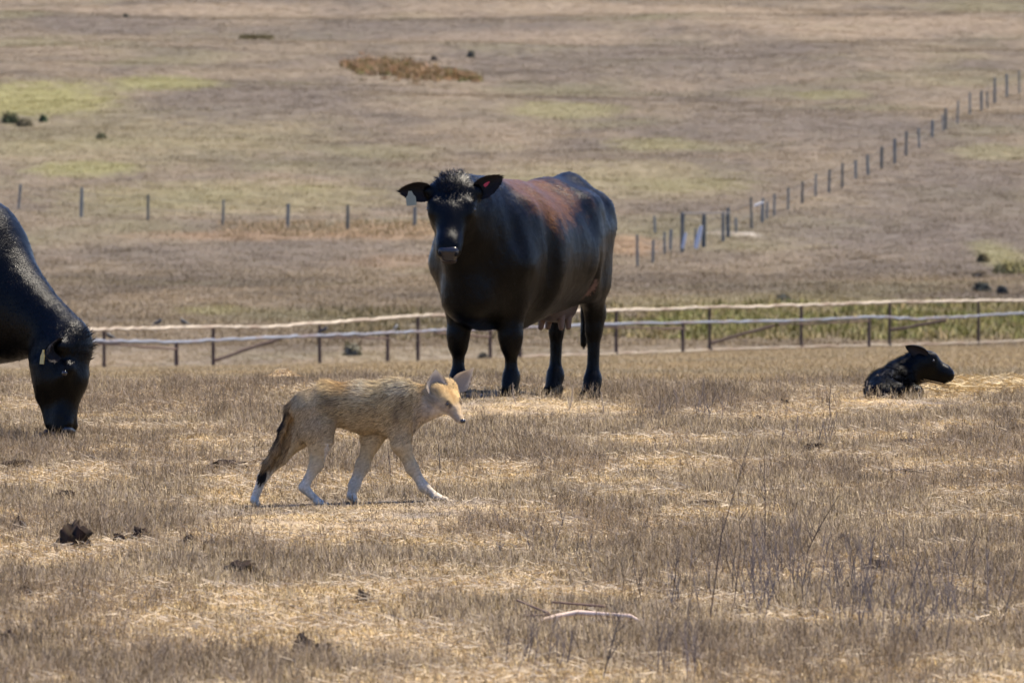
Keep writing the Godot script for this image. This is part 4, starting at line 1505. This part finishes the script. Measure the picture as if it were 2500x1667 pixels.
func pipe_fences() -> void:
	var tanm := mat("rail_tan", 0.7, 0.4)
	var greym := mat("rail_grey", 0.55, 0.5)
	var rust := mat("post_rust", 0.85, 0.3)
	var tan_c := Color(0.46, 0.385, 0.285)
	var grey_c := Color(0.19, 0.20, 0.22)
	var rust_c := Color(0.075, 0.052, 0.042)
	var posts := [-60, 253, 520, 780, 1020, 1270, 1505, 1733, 1957, 2173, 2390, 2610]
	var top := [[-60, 812], [253, 804], [520, 798], [610, 801], [780, 789], [1020, 771], [1270, 764], [1505, 757], [1733, 750], [1957, 745], [2173, 737], [2390, 734], [2610, 732]]
	var o := thing("pipe_fence", "rusty pipe fence with a pale tan top rail crossing below the hill", "fence", ground_at(1250, 230))
	var prev := Vector3.ZERO
	for k in posts.size():
		var px: float = posts[k]
		var d := fence_d(px)
		var t := at_px(px, lerp_table(top, px), d)
		var g := ground_at(px, d)
		pipe_between("post", o, g - Vector3(0, 0.3, 0), t, 0.042, rust_c, rust, 0.008, 4)
		if k > 0:
			var mx: float = (px + posts[k - 1]) * 0.5
			var md := at_px(mx, lerp_table(top, mx) + 1.0, fence_d(mx))
			pipe_between("rail", o, prev, md, 0.04, tan_c * rng.randf_range(0.85, 1.1), tanm, 0.018)
			pipe_between("rail", o, md, t, 0.04, tan_c * rng.randf_range(0.85, 1.1), tanm, 0.018)
			if px > 1300:
				var g0 := ground_at(posts[k - 1], fence_d(posts[k - 1]))
				pipe_between("bottom_rail", o, g0 + Vector3(0, 0.07, 0), g + Vector3(0, 0.07, 0), 0.03, tan_c * 0.7, tanm, 0.02)
		prev = t
	for b in [[520, 880, 690, 824], [1733, 838, 1892, 794], [2173, 806, 2312, 782]]:
		pipe_between("brace", o, at_px(b[0], b[1], fence_d(b[0])), at_px(b[2], b[3], fence_d(b[2]) - 2.6), 0.042, rust_c, rust, 0.012)
	var o2 := thing("pipe_fence", "grey steel pipe fence with one low bluish rail before the tan rail", "fence", ground_at(1250, 226))
	var rail := [[-40, 842], [160, 836], [225, 833], [430, 835], [600, 827], [780, 819], [946, 813], [1060, 806], [1197, 804], [1440, 794], [1668, 787], [1900, 784], [2123, 774], [2250, 779], [2390, 771], [2570, 762]]
	for k in rail.size() - 1:
		var a: Array = rail[k]
		var b: Array = rail[k + 1]
		pipe_between("rail", o2, at_px(a[0], a[1], fence_d(a[0]) - 3.0), at_px(b[0], b[1], fence_d(b[0]) - 3.0), 0.038, grey_c * rng.randf_range(0.9, 1.1), greym, 0.018, 12)
	for px in [-40, 430, 946, 1197, 1668, 2123, 2570]:
		var d := fence_d(px) - 3.0
		pipe_between("post", o2, ground_at(px, d) - Vector3(0, 0.3, 0), at_px(px, lerp_table(rail, px), d), 0.045, rust_c * 1.2, rust, 0.008, 4)
	for b in [[225, 836, 430, 852], [780, 823, 946, 826], [1060, 812, 1197, 822], [1440, 798, 1668, 802], [1900, 792, 2123, 783]]:
		pipe_between("lower_rail", o2, at_px(b[0], b[1], fence_d(b[0]) - 3.0), at_px(b[2], b[3], fence_d(b[2]) - 3.0), 0.026, rust_c * 1.8, rust, 0.012)

func wire_fences() -> void:
	var wood := mat("post_wood", 0.95, 0.2)
	var wm := mat("wire_grey", 0.7, 0.4)
	var wood_c := Color(0.115, 0.12, 0.108)
	var sets := [
		["wire_fence", "wire fence on wooden posts along the foot of the hill", [[-110, 500, 440, -104], [43, 508, 450, 49], [197, 530, 458, 199], [360, 537, 475, 361], [543, 549, 487, 545], [702, 557, 497, 703], [848, 560, 500, 849], [1012, 553, 505, 1013], [1190, 560, 505, 1190], [1370, 580, 520, 1370]]],
		["wire_fence", "wire fence on dark wooden posts climbing the hillside", []]]
	var z := [[178, 975, 1155], [262, 1005, 1135], [362, 945, 1060], [425, 855, 1075], [543, 880, 1045], [660, 845, 1015], [822, 765, 940], [880, 770, 905], [948, 745, 870], [1025, 710, 835], [1105, 675, 800], [1180, 635, 760], [1255, 610, 740], [1330, 570, 710], [1408, 555, 660], [1478, 525, 640], [1552, 480, 605], [1626, 435, 575], [1690, 395, 530], [1767, 375, 485], [1838, 330, 425], [1915, 262, 385], [1980, 220, 350], [2050, 175, 300], [2115, 165, 280], [2190, 90, 235], [2260, 70, 200], [2330, 50, 180], [2400, 15, 140], [2470, -25, 100]]
	for q in z: sets[1][2].append([1480 + q[0] / 2.306, 150 + q[2] / 2.306, 150 + q[1] / 2.306, 1480 + q[0] / 2.306 + rng.randf_range(-3, 3)])
	for s in sets:
		var first := ground_px(s[2][0][0], s[2][0][1])
		var o := thing(s[0], s[1], "fence", first)
		var last := Vector3.ZERO
		var last_h := 0.0
		for k in s[2].size():
			var q: Array = s[2][k]
			var g := ground_px(q[0], q[1])
			var t := at_px(q[3], q[2], -g.z)
			pipe_between("post", o, g - Vector3(0, 0.2, 0), t, rng.randf_range(0.045, 0.075), shade(wood_c, 0.8, 1.6), wood, 0.01, 4)
			if k > 0 and absf(g.z - last.z) < 60.0:
				for w in [0.45, 0.85]:
					pipe_between("wire", o, last + Vector3(0, last_h * w, 0), g + Vector3(0, (t.y - g.y) * w, 0), 0.006, Color(0.12, 0.12, 0.12), wm, 0.01, 3)
			last = g
			last_h = t.y - g.y
		if s[2].size() > 20:
			for q in [[278, 870, 970], [500, 935, 1050], [685, 845, 985], [905, 790, 885], [735, 880, 960], [330, 960, 1085], [1900, 300, 392], [2150, 170, 262]]:
				var g := ground_px(1480 + q[0] / 2.306, 150 + q[2] / 2.306)
				pipe_between("post", o, g - Vector3(0, 0.2, 0), at_px(1480 + q[0] / 2.306 + rng.randf_range(-4, 4), 150 + q[1] / 2.306, -g.z), rng.randf_range(0.04, 0.06), shade(wood_c, 1.0, 1.9), wood, 0.01, 4)
	# the gateway: tall posts, a top bar, and pale boards propped against them
	var zz := func(x: float, y: float) -> Vector2: return Vector2(1480 + x / 2.306, 150 + y / 2.306)
	var bs: Vector2 = zz.call(425, 1075)
	var g0 := ground_px(bs.x, bs.y)
	var gate := thing("gate_frame", "weathered wooden gate frame with a thin top bar in the hillside fence", "gate", g0)
	for q in [[432, 850, 1070], [553, 862, 1045], [688, 826, 990]]:
		var bq: Vector2 = zz.call(q[0], q[2])
		var tq: Vector2 = zz.call(q[0], q[1])
		pipe_between("post", gate, ground_px(bq.x, bq.y) - Vector3(0, 0.2, 0), at_px(tq.x, tq.y, -ground_px(bq.x, bq.y).z), 0.085, wood_c, wood, 0.01, 4)
	var e1: Vector2 = zz.call(425, 856)
	var e2: Vector2 = zz.call(692, 850)
	pipe_between("top_bar", gate, at_px(e1.x, e1.y, -g0.z), at_px(e2.x, e2.y, -g0.z), 0.035, Color(0.28, 0.25, 0.21), wood, 0.02)
	var pale := Color(0.62, 0.60, 0.56)
	for b in [[430, 1050, 450, 965, 0.07, "pale board propped low against the tall gate post"], [505, 1050, 538, 925, 0.10, "whitish sack slung against the middle gate post"], [835, 812, 888, 792, 0.05, "short whitish board nailed across two hillside fence posts"]]:
		var p0: Vector2 = zz.call(b[0], b[1])
		var p1: Vector2 = zz.call(b[2], b[3])
		var gg := g0 if b[0] < 700 else ground_px(zz.call(822, 940).x, zz.call(822, 940).y)
		var a := at_px(p0.x, p0.y, -gg.z - 0.3)
		var bb := at_px(p1.x, p1.y, -gg.z - 0.3)
		var bd := thing("fence_board", b[5], "board", a)
		var mb := MB.new()
		var dv := bb - a
		tube(mb, [Vector3.ZERO, dv * 0.3 + Vector3(0.01, 0, 0.03), dv * 0.7, dv], [b[4] * 0.9, b[4] * 1.1, b[4] * 0.95, b[4] * 0.7], pale, 8, 0.08)
		part("board", mb, mat("pale_board", 0.8, 0.3), bd)

# ------------------------------------------------------------------ birds
func bird(px: float, py: float, d: float, face: float, label: String, group := "") -> void:
	var p := at_px(px, py, d)
	var o := thing("blackbird", label, "bird", p, group)
	var B := [
		bone(Vector3(-0.05, 0.075, 0), Vector3(0.035, 0.105, 0), 0.038, 0.042, 0.01),
		bone(Vector3(0.045, 0.125, 0), Vector3(0.062, 0.15, 0), 0.028, 0.026, 0.008),
		bone(Vector3(-0.06, 0.065, 0), Vector3(-0.16, 0.03, 0), Vector2(0.014, 0.024), Vector2(0.008, 0.02), 0.006)]
	var mb := body(B, 0.009)
	mb.paint(Color(0.012, 0.012, 0.014))
	part("body", mb, mat("feathers", 0.45, 0.5), o)
	var bk := MB.new()
	tube(bk, [Vector3(0.08, 0.152, 0), Vector3(0.118, 0.148, 0)], [0.008, 0.002], Color(0.02, 0.018, 0.016), 6)
	part("beak", bk, mat("feathers", 0.45, 0.5), o)
	for s in [-1.0, 1.0]:
		var lg := MB.new()
		tube(lg, [Vector3(0.0, 0.07, 0.014 * s), Vector3(0.005, -0.01, 0.014 * s)], [0.005, 0.004], Color(0.02, 0.018, 0.016), 5)
		part("leg", lg, mat("feathers", 0.45, 0.5), o)
	o.rotation.y = face

# ------------------------------------------------------------------ the scene
func _ready() -> void:
	rng.seed = 20240
	for q in [[n_big, 11, 0.05], [n_mid, 23, 0.35], [n_fine, 37, 0.6]]:
		q[0].seed = q[1]
		q[0].frequency = q[2]
		q[0].noise_type = FastNoiseLite.TYPE_SIMPLEX_SMOOTH
		q[0].fractal_type = FastNoiseLite.FRACTAL_FBM
		q[0].fractal_octaves = 4
	# camera
	var cam := Camera3D.new()
	cam.name = "camera"
	add_child(cam)
	cam.position = Vector3(0, CAM_H, 0)
	cam.rotation.x = -PITCH
	cam.near = 0.5
	cam.far = 4000.0
	cam.fov = rad_to_deg(2.0 * atan(833.5 / F))
	var lens := CameraAttributesPhysical.new()
	lens.frustum_focal_length = 318.5
	lens.frustum_focus_distance = 44.0
	lens.exposure_aperture = 15.0
	lens.frustum_near = 0.5
	lens.frustum_far = 4000.0
	cam.attributes = lens
	cam.fov = rad_to_deg(2.0 * atan(833.5 / F))
	print("fov ", cam.fov, " wanted ", rad_to_deg(2.0 * atan(833.5 / F)), " lens fov ", lens.get_fov())
	cam.current = true
	# sky and sun
	var env := Environment.new()
	env.background_mode = Environment.BG_SKY
	var sm := ProceduralSkyMaterial.new()
	sm.sky_top_color = Color(0.24, 0.42, 0.74)
	sm.sky_horizon_color = Color(0.72, 0.80, 0.88)
	sm.sky_curve = 0.18
	sm.ground_bottom_color = Color(0.42, 0.36, 0.30)
	sm.ground_horizon_color = Color(0.55, 0.50, 0.44)
	sm.sky_energy_multiplier = 1.0
	var sky := Sky.new()
	sky.sky_material = sm
	env.sky = sky
	env.tonemap_mode = Environment.TONE_MAPPER_LINEAR
	env.tonemap_exposure = 2.0
	env.sdfgi_enabled = true
	env.ssao_enabled = true
	env.ssil_enabled = true
	var we := WorldEnvironment.new()
	we.name = "environment"
	we.environment = env
	add_child(we)
	var sun := DirectionalLight3D.new()
	sun.name = "sun"
	sun.light_energy = 1.6
	sun.light_angular_distance = 0.55
	sun.light_color = Color(1.0, 0.955, 0.88)
	sun.shadow_enabled = true
	add_child(sun)
	sun.look_at_from_position(Vector3(0.36, 0.90, -0.16) * 50.0, Vector3.ZERO)
	setting()
	print("setting ", Time.get_ticks_msec())
	pipe_fences()
	wire_fences()
	print("fences ", Time.get_ticks_msec())
	build_coyote()
	print("coyote ", Time.get_ticks_msec())
	build_cows()
	print("cows ", Time.get_ticks_msec())
	build_calf()
	print("calf ", Time.get_ticks_msec())
	small_things()
	near_grass()
	mid_grass()
	far_grass()
	weed_beds()
	print("grass ", Time.get_ticks_msec())
	print("done ", Time.get_ticks_msec())

func setting() -> void:
	# colours of the hillside vegetation, where the photograph shows them
	var lime := Color(0.27, 0.25, 0.115)
	var olive := Color(0.285, 0.25, 0.13)
	var lilac := Color(0.170, 0.140, 0.110)
	var tan_c := Color(0.37, 0.285, 0.195)
	var rusty := Color(0.34, 0.225, 0.13)
	for q in [
		[350, 330, 520, 80, olive, 0.4], [560, 480, 460, 45, olive, 0.6], [1500, 440, 380, 50, olive, 0.45],
		[600, 245, 300, 50, lilac, 0.8], [1600, 140, 560, 55, lilac, 0.7], [1950, 300, 380, 50, lilac, 0.7], [2330, 500, 300, 110, lilac, 0.75], [2330, 400, 240, 70, lilac, 0.6], [2120, 560, 320, 50, lilac, 0.6],
		[700, 625, 420, 38, lilac, 0.6], [280, 55, 260, 22, lilac, 0.8], [1000, 75, 500, 24, lilac, 0.8], [2250, 620, 330, 60, lilac, 0.55], [1750, 690, 420, 26, lilac, 0.5],
		[1500, 25, 900, 16, tan_c, 0.4], [2100, 60, 500, 24, tan_c, 0.5], [1250, 100, 330, 18, tan_c, 0.4], [350, 22, 420, 14, tan_c, 0.4],
		[60, 250, 240, 50, Color(0.29, 0.27, 0.11), 0.85], [400, 200, 150, 20, lime, 0.95], [210, 408, 150, 20, lime, 0.9], [1390, 268, 160, 22, lime, 0.6], [1600, 350, 120, 18, lime, 0.5], [1680, 450, 160, 20, lime, 0.35],
		[2430, 370, 120, 22, lime, 0.45], [2030, 230, 110, 14, lime, 0.5], [520, 757, 90, 12, lime, 0.6], [1140, 470, 60, 14, lime, 0.4], [760, 460, 60, 10, lime, 0.4],
		[620, 575, 300, 14, rusty, 0.5], [960, 565, 200, 22, rusty, 0.55], [1545, 600, 60, 30, rusty, 0.7], [1000, 640, 160, 20, rusty, 0.35],
		[2450, 630, 70, 36, lime, 0.7], [1900, 745, 500, 30, olive, 0.6], [2300, 790, 420, 40, lime, 0.35],
		[1830, 572, 42, 5, Color(0.62, 0.56, 0.47), 0.9], [1770, 568, 60, 2.5, Color(0.55, 0.49, 0.41), 0.8]]:
		patch(q[0], q[1], q[2], q[3], q[4], q[5])
	var dust := NoiseTexture2D.new()
	dust.width = 512
	dust.height = 512
	dust.seamless = true
	var nn := FastNoiseLite.new()
	nn.seed = 5
	nn.frequency = 0.03
	nn.fractal_octaves = 5
	dust.noise = nn
	var ramp := Gradient.new()
	ramp.set_color(0, Color(0.70, 0.70, 0.70))
	ramp.set_color(1, Color(1, 1, 1))
	dust.color_ramp = ramp
	var gm := mat("soil", 0.95, 0.2)
	gm.albedo_texture = dust
	gm.uv1_triplanar = true
	gm.uv1_world_triplanar = true
	gm.uv1_scale = Vector3(1.7, 1.7, 1.7)
	var hm := mat("hill_turf", 0.95, 0.2)
	hm.albedo_texture = dust
	hm.uv1_triplanar = true
	hm.uv1_world_triplanar = true
	hm.uv1_scale = Vector3(0.11, 0.11, 0.11)
	var near := grid_sheet(symmetric([[5.6, 0.14], [16.0, 0.5], [60.0, 4.0], [420.0, 60.0]]), ladder(-60.0, [[20.0, 5.0], [64.0, 0.22], [90.0, 0.6], [256.0, 2.0]]), near_tone)
	single("ground", near, gm, Vector3.ZERO, "dry straw-coloured pasture ground", "ground", "", "structure")
	var far := grid_sheet(symmetric([[44.0, 0.55], [80.0, 2.0], [420.0, 20.0]]), ladder(255.0, [[256.0, 1.0], [720.0, 1.4], [1300.0, 40.0]]), hill_tone, true)
	single("hillside", far, hm, Vector3.ZERO, "dry grassy hillside mottled with green and grey", "hill", "", "structure")

func small_things() -> void:
	for q in [[385, 796, "blackbird perched on the tan rail beside its twin", 0.0, 0.3], [448, 795, "blackbird perched on the tan rail beside its twin", 0.0, 2.6]]:
		bird(q[0], q[1], fence_d(q[0]), q[4], q[2], "birds on the rail")
	bird(268, 830, fence_d(268) - 3.0, 2.8, "blackbird on the bluish rail near the grazing cow")
	bird(790, 814, fence_d(790) - 3.0, 0.2, "blackbird on the bluish rail beside a rusty post")
	bird(966, 808, fence_d(966) - 3.0, 1.2, "blackbird on the bluish rail by the standing cow")
	bush(22, 300, 70, 36, Color(0.05, 0.06, 0.03), "dark green bush in the lime green patch, largest of three")
	bush(58, 308, 55, 26, Color(0.10, 0.085, 0.05), "brown bush in the lime green patch")
	bush(104, 297, 26, 22, Color(0.04, 0.06, 0.03), "small round dark bush apart on the lime green patch")
	bush(246, 338, 34, 18, Color(0.12, 0.115, 0.06), "grey green tussock below the lime green patch")
	bush(2402, 640, 40, 28, Color(0.10, 0.08, 0.04), "brown bush beside the yellow green bank")
	bush(2396, 678, 56, 24, Color(0.13, 0.10, 0.065), "tan bush below the yellow green bank")
	bush(2470, 668, 130, 44, Color(0.16, 0.14, 0.06), "wide olive brown scrub on the yellow green bank")
	bush(2398, 712, 62, 30, Color(0.035, 0.04, 0.035), "wide dark bush above the tan rail")
	bush(2448, 718, 36, 26, Color(0.03, 0.035, 0.035), "small dark bush next to a wide dark bush")
	bush(1912, 738, 52, 26, Color(0.055, 0.055, 0.045), "dark bush rising over the tan rail")
	bush(2290, 752, 44, 24, Color(0.11, 0.12, 0.05), "olive tussock rising over the tan rail")
	bush(1180, 878, 28, 20, Color(0.10, 0.09, 0.07), "small dark weed behind the cow's forelegs")
	bush(860, 868, 56, 40, Color(0.15, 0.135, 0.09), "ragged grey weed under the bluish rail")
	bush(1150, 140, 24, 22, Color(0.08, 0.08, 0.06), "small dark shrub at the end of the russet weeds")
	bush(1060, 148, 22, 14, Color(0.10, 0.08, 0.065), "small brown shrub behind the russet weeds")
	bush(306, 42, 18, 12, Color(0.07, 0.07, 0.05), "lone dark shrub on the upper slope")
	# clods and dung
	var D := "dung scattered in the near grass"
	for q in [
		[42, 1298, 34, 26, "small dark clod with straw on it near a big upright clod"], [178, 1342, 76, 44, "large upright dark clod with a raised point"],
		[345, 1318, 50, 22, "dark dung pat upwind of the big clod"], [292, 1322, 30, 14, "thin grey dung crumb beside a dark pat"],
		[462, 1340, 38, 24, "round dark dung lump half sunk in grass"], [512, 1344, 40, 20, "second dark dung lump beside a sunken one"],
		[575, 1362, 60, 12, "flat crumbling dung streak"], [585, 1405, 80, 26, "broad crumbled dung pat on golden straw"], [520, 1392, 44, 10, "crumbs trailing from the broad dung pat"],
		[662, 1424, 34, 12, "little brown dung crumb by the broad pat"], [738, 1592, 46, 30, "ball-shaped dark clod of a pair"], [792, 1600, 52, 22, "flatter dark clod touching a ball-shaped one"],
		[555, 1146, 90, 16, "flat dark dung pat behind the coyote's tail"], [628, 1138, 34, 12, "small dung crumb behind the coyote's tail"], [340, 1160, 46, 10, "low dung streak in the straw"],
		[42, 1138, 60, 12, "dark dung smear below the grazing cow"], [165, 1222, 50, 18, "dull dung pat among grey stems"], [245, 1272, 40, 10, "thin brown dung flake on straw"],
		[60, 1455, 44, 18, "dark dung lump half hidden by stems"], [400, 1594, 24, 14, "tiny dark clod alone on straw"], [20, 1580, 44, 30, "dark clod at the pasture's grey patch"],
		[885, 1478, 40, 26, "brown tussock-like clod in straw"], [1085, 1112, 30, 12, "little clod ahead of the coyote"], [1460, 1122, 34, 12, "dark dung lump behind the open straw"],
		[1990, 1100, 60, 13, "dark broken dung mound under a grey tuft"], [2210, 1090, 80, 14, "long crumbled dung streak"], [2210, 1156, 110, 9, "low bare earth bank in the grass"],
		[1720, 1232, 70, 8, "dark dung pat beside tall twigs"], [1905, 1140, 26, 10, "small dung crumb on pale straw"], [1730, 952, 60, 8, "thin dark dung line far out in the grass"], [1790, 956, 24, 8, "little dark dung lump far out in the grass"],
		[1915, 988, 22, 10, "grey clod out in the open grass"], [1852, 1028, 20, 10, "small grey clod in pale grass"], [2060, 1322, 50, 14, "low dark clod among grey twigs"], [2140, 1392, 60, 18, "grey clod at the foot of a twig thicket"], [1540, 1250, 50, 10, "thin dung flake in open straw"]]:
		clod(q[0], q[1], q[2], q[3], q[4], "")
	# twigs and weeds
	var grey := Color(0.085, 0.065, 0.055)
	var pale := Color(0.42, 0.33, 0.23)
	dry_weed(1730, 1530, 0.66, 3, grey, "tall dark single stalk, tallest in the near grass", "", 0.16, 0.0026)
	dry_weed(1790, 1490, 0.44, 4, grey, "straight dark stalk beside the tallest one", "", 0.0, 0.002)
	dry_weed(1868, 1350, 0.42, 5, grey, "dark forked stalk between two twig thickets", "", -0.03, 0.0021)
	dry_weed(1960, 1365, 0.26, 8, grey, "dark twiggy weed leaning away from a forked stalk", "", 0.5, 0.0022)
	dry_weed(1640, 1480, 0.28, 6, grey, "short reddish dead weed on golden straw", "", 0.1, 0.0018)
	dry_weed(1570, 1475, 0.26, 5, grey, "short dead weed near the fallen stick", "", -0.1, 0.0018)
	dry_weed(1470, 1660, 0.24, 7, Color(0.09, 0.075, 0.07), "dark charred-looking twig bunch at the pasture's edge", "", 0.3, 0.0026)
	dry_weed(1075, 1158, 0.17, 0, grey, "thin dark stalk between the coyote's forelegs", "", -0.06, 0.003)
	dry_weed(955, 1170, 0.16, 1, grey, "thin dark stalk under the coyote's belly", "", -0.04, 0.0026)
	dry_weed(150, 1045, 0.30, 7, pale, "pale branched weed standing before the grazing cow's muzzle", "", 0.02, 0.004)
	dry_weed(118, 1052, 0.15, 5, pale, "short pale weed under the grazing cow's jaw", "", 0.0, 0.004)
	dry_weed(2238, 968, 0.27, 4, pale, "pale crooked weed rising across the calf's shoulder", "", -0.1, 0.005)
	dry_weed(2150, 972, 0.16, 6, pale, "bushy pale weed before the calf's flank", "", 0.05, 0.004)
	dry_weed(2120, 976, 0.13, 6, pale, "pale weed at the calf's rump", "", 0.0, 0.004)
	dry_weed(1390, 1000, 0.15, 3, pale, "pale weed before the cow's hind hoof", "", 0.1, 0.004)
	dry_weed(1260, 985, 0.13, 3, pale, "pale weed before the cow's front hoof", "", -0.1, 0.004)
	dry_weed(1475, 1008, 0.13, 3, pale, "pale weed at the cow's rear hooves", "", -0.15, 0.004)
	dry_weed(2030, 1030, 0.22, 0, grey, "lone upright stalk in the open grass toward the calf", "", 0.02, 0.003)
	dry_weed(705, 1025, 0.12, 2, pale, "pale bent stalk behind the coyote's tail", "", -0.25, 0.004)
	# thickets of grey twigs
	var n := 0
	for q in [[1990, 1480, 40, 190, 60, 0.22], [2200, 1540, 40, 150, 70, 0.27], [2010, 1400, 26, 220, 40, 0.2], [1690, 1010, 26, 90, 20, 0.17], [1970, 1085, 14, 60, 12, 0.15], [1790, 1440, 26, 150, 60, 0.22], [1300, 1330, 12, 160, 40, 0.15], [560, 1000, 8, 60, 20, 0.14], [1320, 1640, 10, 110, 25, 0.2], [1650, 1650, 10, 60, 20, 0.24], [2420, 1480, 10, 80, 60, 0.22]]:
		for k in q[2]:
			dry_weed(q[0] + rng.randf_range(-1, 1) * q[3], q[1] + rng.randf_range(-1, 1) * q[4], q[5] * rng.randf_range(0.6, 1.15), rng.randi_range(3, 6), shade(Color(0.19, 0.155, 0.13), 0.6, 1.3), "thin grey dead weed with forked twigs standing in the near pasture", "grey dead weeds", rng.randf_range(-0.3, 0.3), 0.0018)
			n += 1
	# the fallen stick
	var p := ground_px(1420, 1522)
	var st := thing("fallen_stick", "pale fallen branch lying on the golden straw", "branch", p)
	var mb := MB.new()
	var sp := func(px: float, py: float, up: float) -> Vector3:
		var g := ground_px(px, py)
		return Vector3(g.x, height(g.x, g.z) + up, g.z) - p
	tube(mb, [sp.call(1315, 1526, 0.012), sp.call(1360, 1522, 0.025), sp.call(1410, 1520, 0.034), sp.call(1470, 1521, 0.03), sp.call(1540, 1523, 0.026), sp.call(1562, 1524, 0.012)], [0.008, 0.009, 0.009, 0.008, 0.007, 0.004], Color(0.62, 0.47, 0.36), 7, 0.12)
	part("bough", mb, mat("pale_wood", 0.8, 0.3), st)
	for b in [[1280, 1518, 1345, 1522, 0.02, 0.03], [1262, 1500, 1340, 1518, 0.05, 0.03], [1350, 1512, 1480, 1516, 0.06, 0.05], [1460, 1528, 1560, 1526, 0.02, 0.012]]:
		var tb := MB.new()
		tube(tb, [sp.call(b[0], b[1], b[4]), sp.call(b[2], b[3], b[5])], [0.0035, 0.005], Color(0.16, 0.11, 0.085), 5, 0.1)
		part("twig", tb, mat("twig_bark", 0.9, 0.2), st)
	# a heap of bright hay behind the coyote and a strewn line of hay by the calf
	var hay := litter(160, 0.09, 0.05, 0.12, 0.004)
	hay.c.fill(Color(0.52, 0.39, 0.23))
	for k in hay.v.size(): hay.v[k].y = hay.v[k].y * 2.0 * exp(-(hay.v[k].x * hay.v[k].x + hay.v[k].z * hay.v[k].z) / 0.006)
	var hp := ground_px(694, 938)
	single("hay_tuft", hay, grass_material(), Vector3(hp.x, height(hp.x, hp.z) + 0.05, hp.z), "small bright tuft of hay behind the coyote's back", "hay")
	var hb := Buf.new()
	for k in 800:
		var px := rng.randf_range(2310.0, 2640.0)
		var d := 55.8 + rng.randf_range(-0.7, 0.9)
		var g := ground_at(px, d)
		hb.put(g + Vector3(0, rng.randf_range(0.0, 0.07), 0), rng.randf() * TAU, Vector3.ONE * rng.randf_range(0.7, 1.3), shade(Color(0.60, 0.48, 0.28), 0.75, 1.15))
	spread_out("strewn_hay", "bright yellow hay strewn in a line beyond the calf's nose", litter(14, 0.12, 0.05, 0.14, 0.005), grass_material(), hb, "", "hay")
